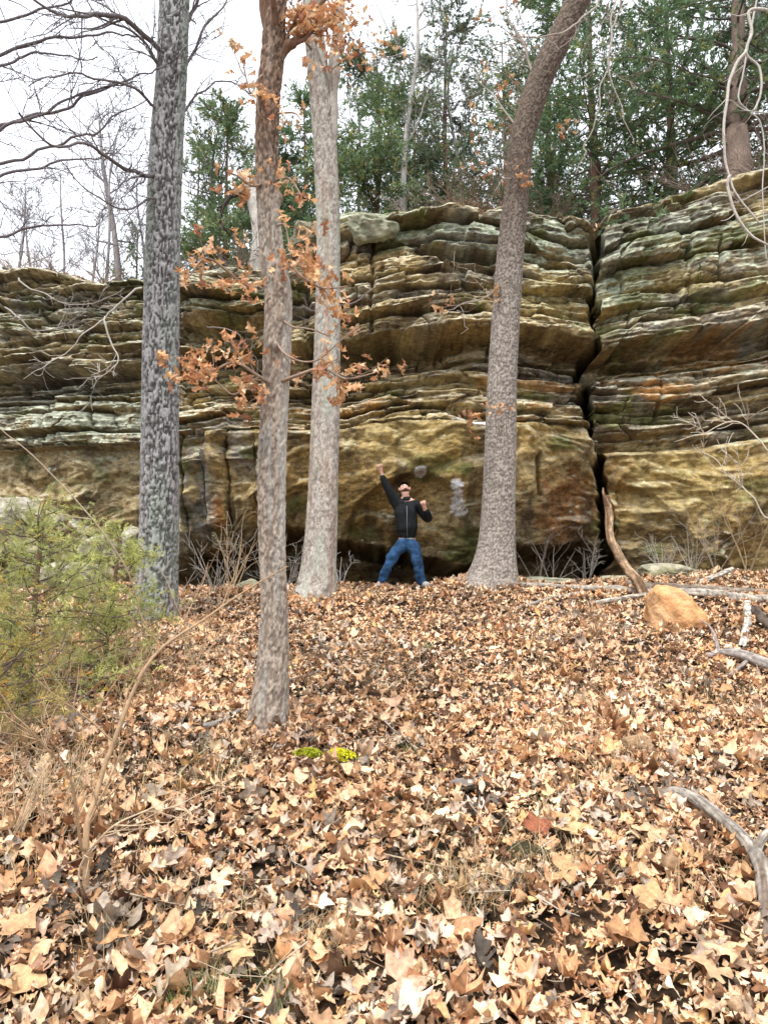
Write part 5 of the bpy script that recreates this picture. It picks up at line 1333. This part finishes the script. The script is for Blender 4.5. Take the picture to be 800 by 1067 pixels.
    for s, a_ in ((-1, ankL), (1, ankR)):
        gzz = float(g(a_[0], Y)); h = np.array([a_[0], Y + .06, gzz + .065]); t = np.array([a_[0] + s * .06, Y - .17, gzz + .055])
        V, F = skin_mesh('shoe', [h, h * .5 + t * .5, t], [(0, 1), (1, 2)], [.058, .060, .048], 2); mesh_obj('shoe', V, F, shoem, root)

def box_strip(pts, w):
    V, F = [], []
    for p in pts: V += [p + [-w, 0, 0], p + [w, 0, 0], p + [w, .02, 0], p + [-w, .02, 0]]
    for i in range(len(pts) - 1):
        b = 4 * i; F += [(b + k, b + (k + 1) % 4, b + 4 + (k + 1) % 4, b + 4 + k) for k in range(4)]
    F += [(0, 3, 2, 1), (len(V) - 4, len(V) - 3, len(V) - 2, len(V) - 1)]
    return V, F
build_person()

# ------------------------------------------------------------------ camera object
cam = bpy.data.cameras.new('camera'); co = bpy.data.objects.new('camera', cam); COL.objects.link(co)
cam.sensor_fit = 'VERTICAL'; cam.sensor_height = 36; cam.lens = 36 * FPX / 1067
cam.clip_start = .05; cam.clip_end = 500
co.location = EYE; co.rotation_euler = (rad(90) + PITCH, 0, 0)
SC.camera = co

# ------------------------------------------------------------------ light
w = bpy.data.worlds.new('World'); SC.world = w; w.use_nodes = True
nt = w.node_tree; bg = nt.nodes['Background']
sky = nt.nodes.new('ShaderNodeTexSky'); sky.sky_type = 'NISHITA'; sky.sun_disc = False
EL, AZ = rad(66), rad(205)
sky.sun_elevation = EL; sky.sun_rotation = AZ; sky.dust_density = 3; sky.air_density = 1
mx = nt.nodes.new('ShaderNodeMix'); mx.data_type = 'RGBA'; mx.inputs[0].default_value = .78
nt.links.new(sky.outputs[0], mx.inputs[6]); mx.inputs[7].default_value = (8.6, 8.8, 9.2, 1)
nt.links.new(mx.outputs[2], bg.inputs[0]); bg.inputs[1].default_value = .12
sl = bpy.data.lights.new('sun', 'SUN'); sl.energy = 2.0; sl.angle = rad(16); sl.color = (1, .975, .94)
so = bpy.data.objects.new('sun', sl); COL.objects.link(so)
d = Vector((math.sin(AZ) * math.cos(EL), math.cos(AZ) * math.cos(EL), math.sin(EL)))
so.rotation_euler = d.to_track_quat('Z', 'Y').to_euler(); so.location = (0, 0, 20)
SC.view_settings.view_transform = 'Standard'; SC.view_settings.look = 'None'; SC.view_settings.gamma = 1
SC.view_settings.exposure = .92
SC.cycles.max_bounces = 5; SC.cycles.diffuse_bounces = 3; SC.cycles.transmission_bounces = 3
SC.cycles.use_adaptive_sampling = True
SC.cycles.use_denoising = True
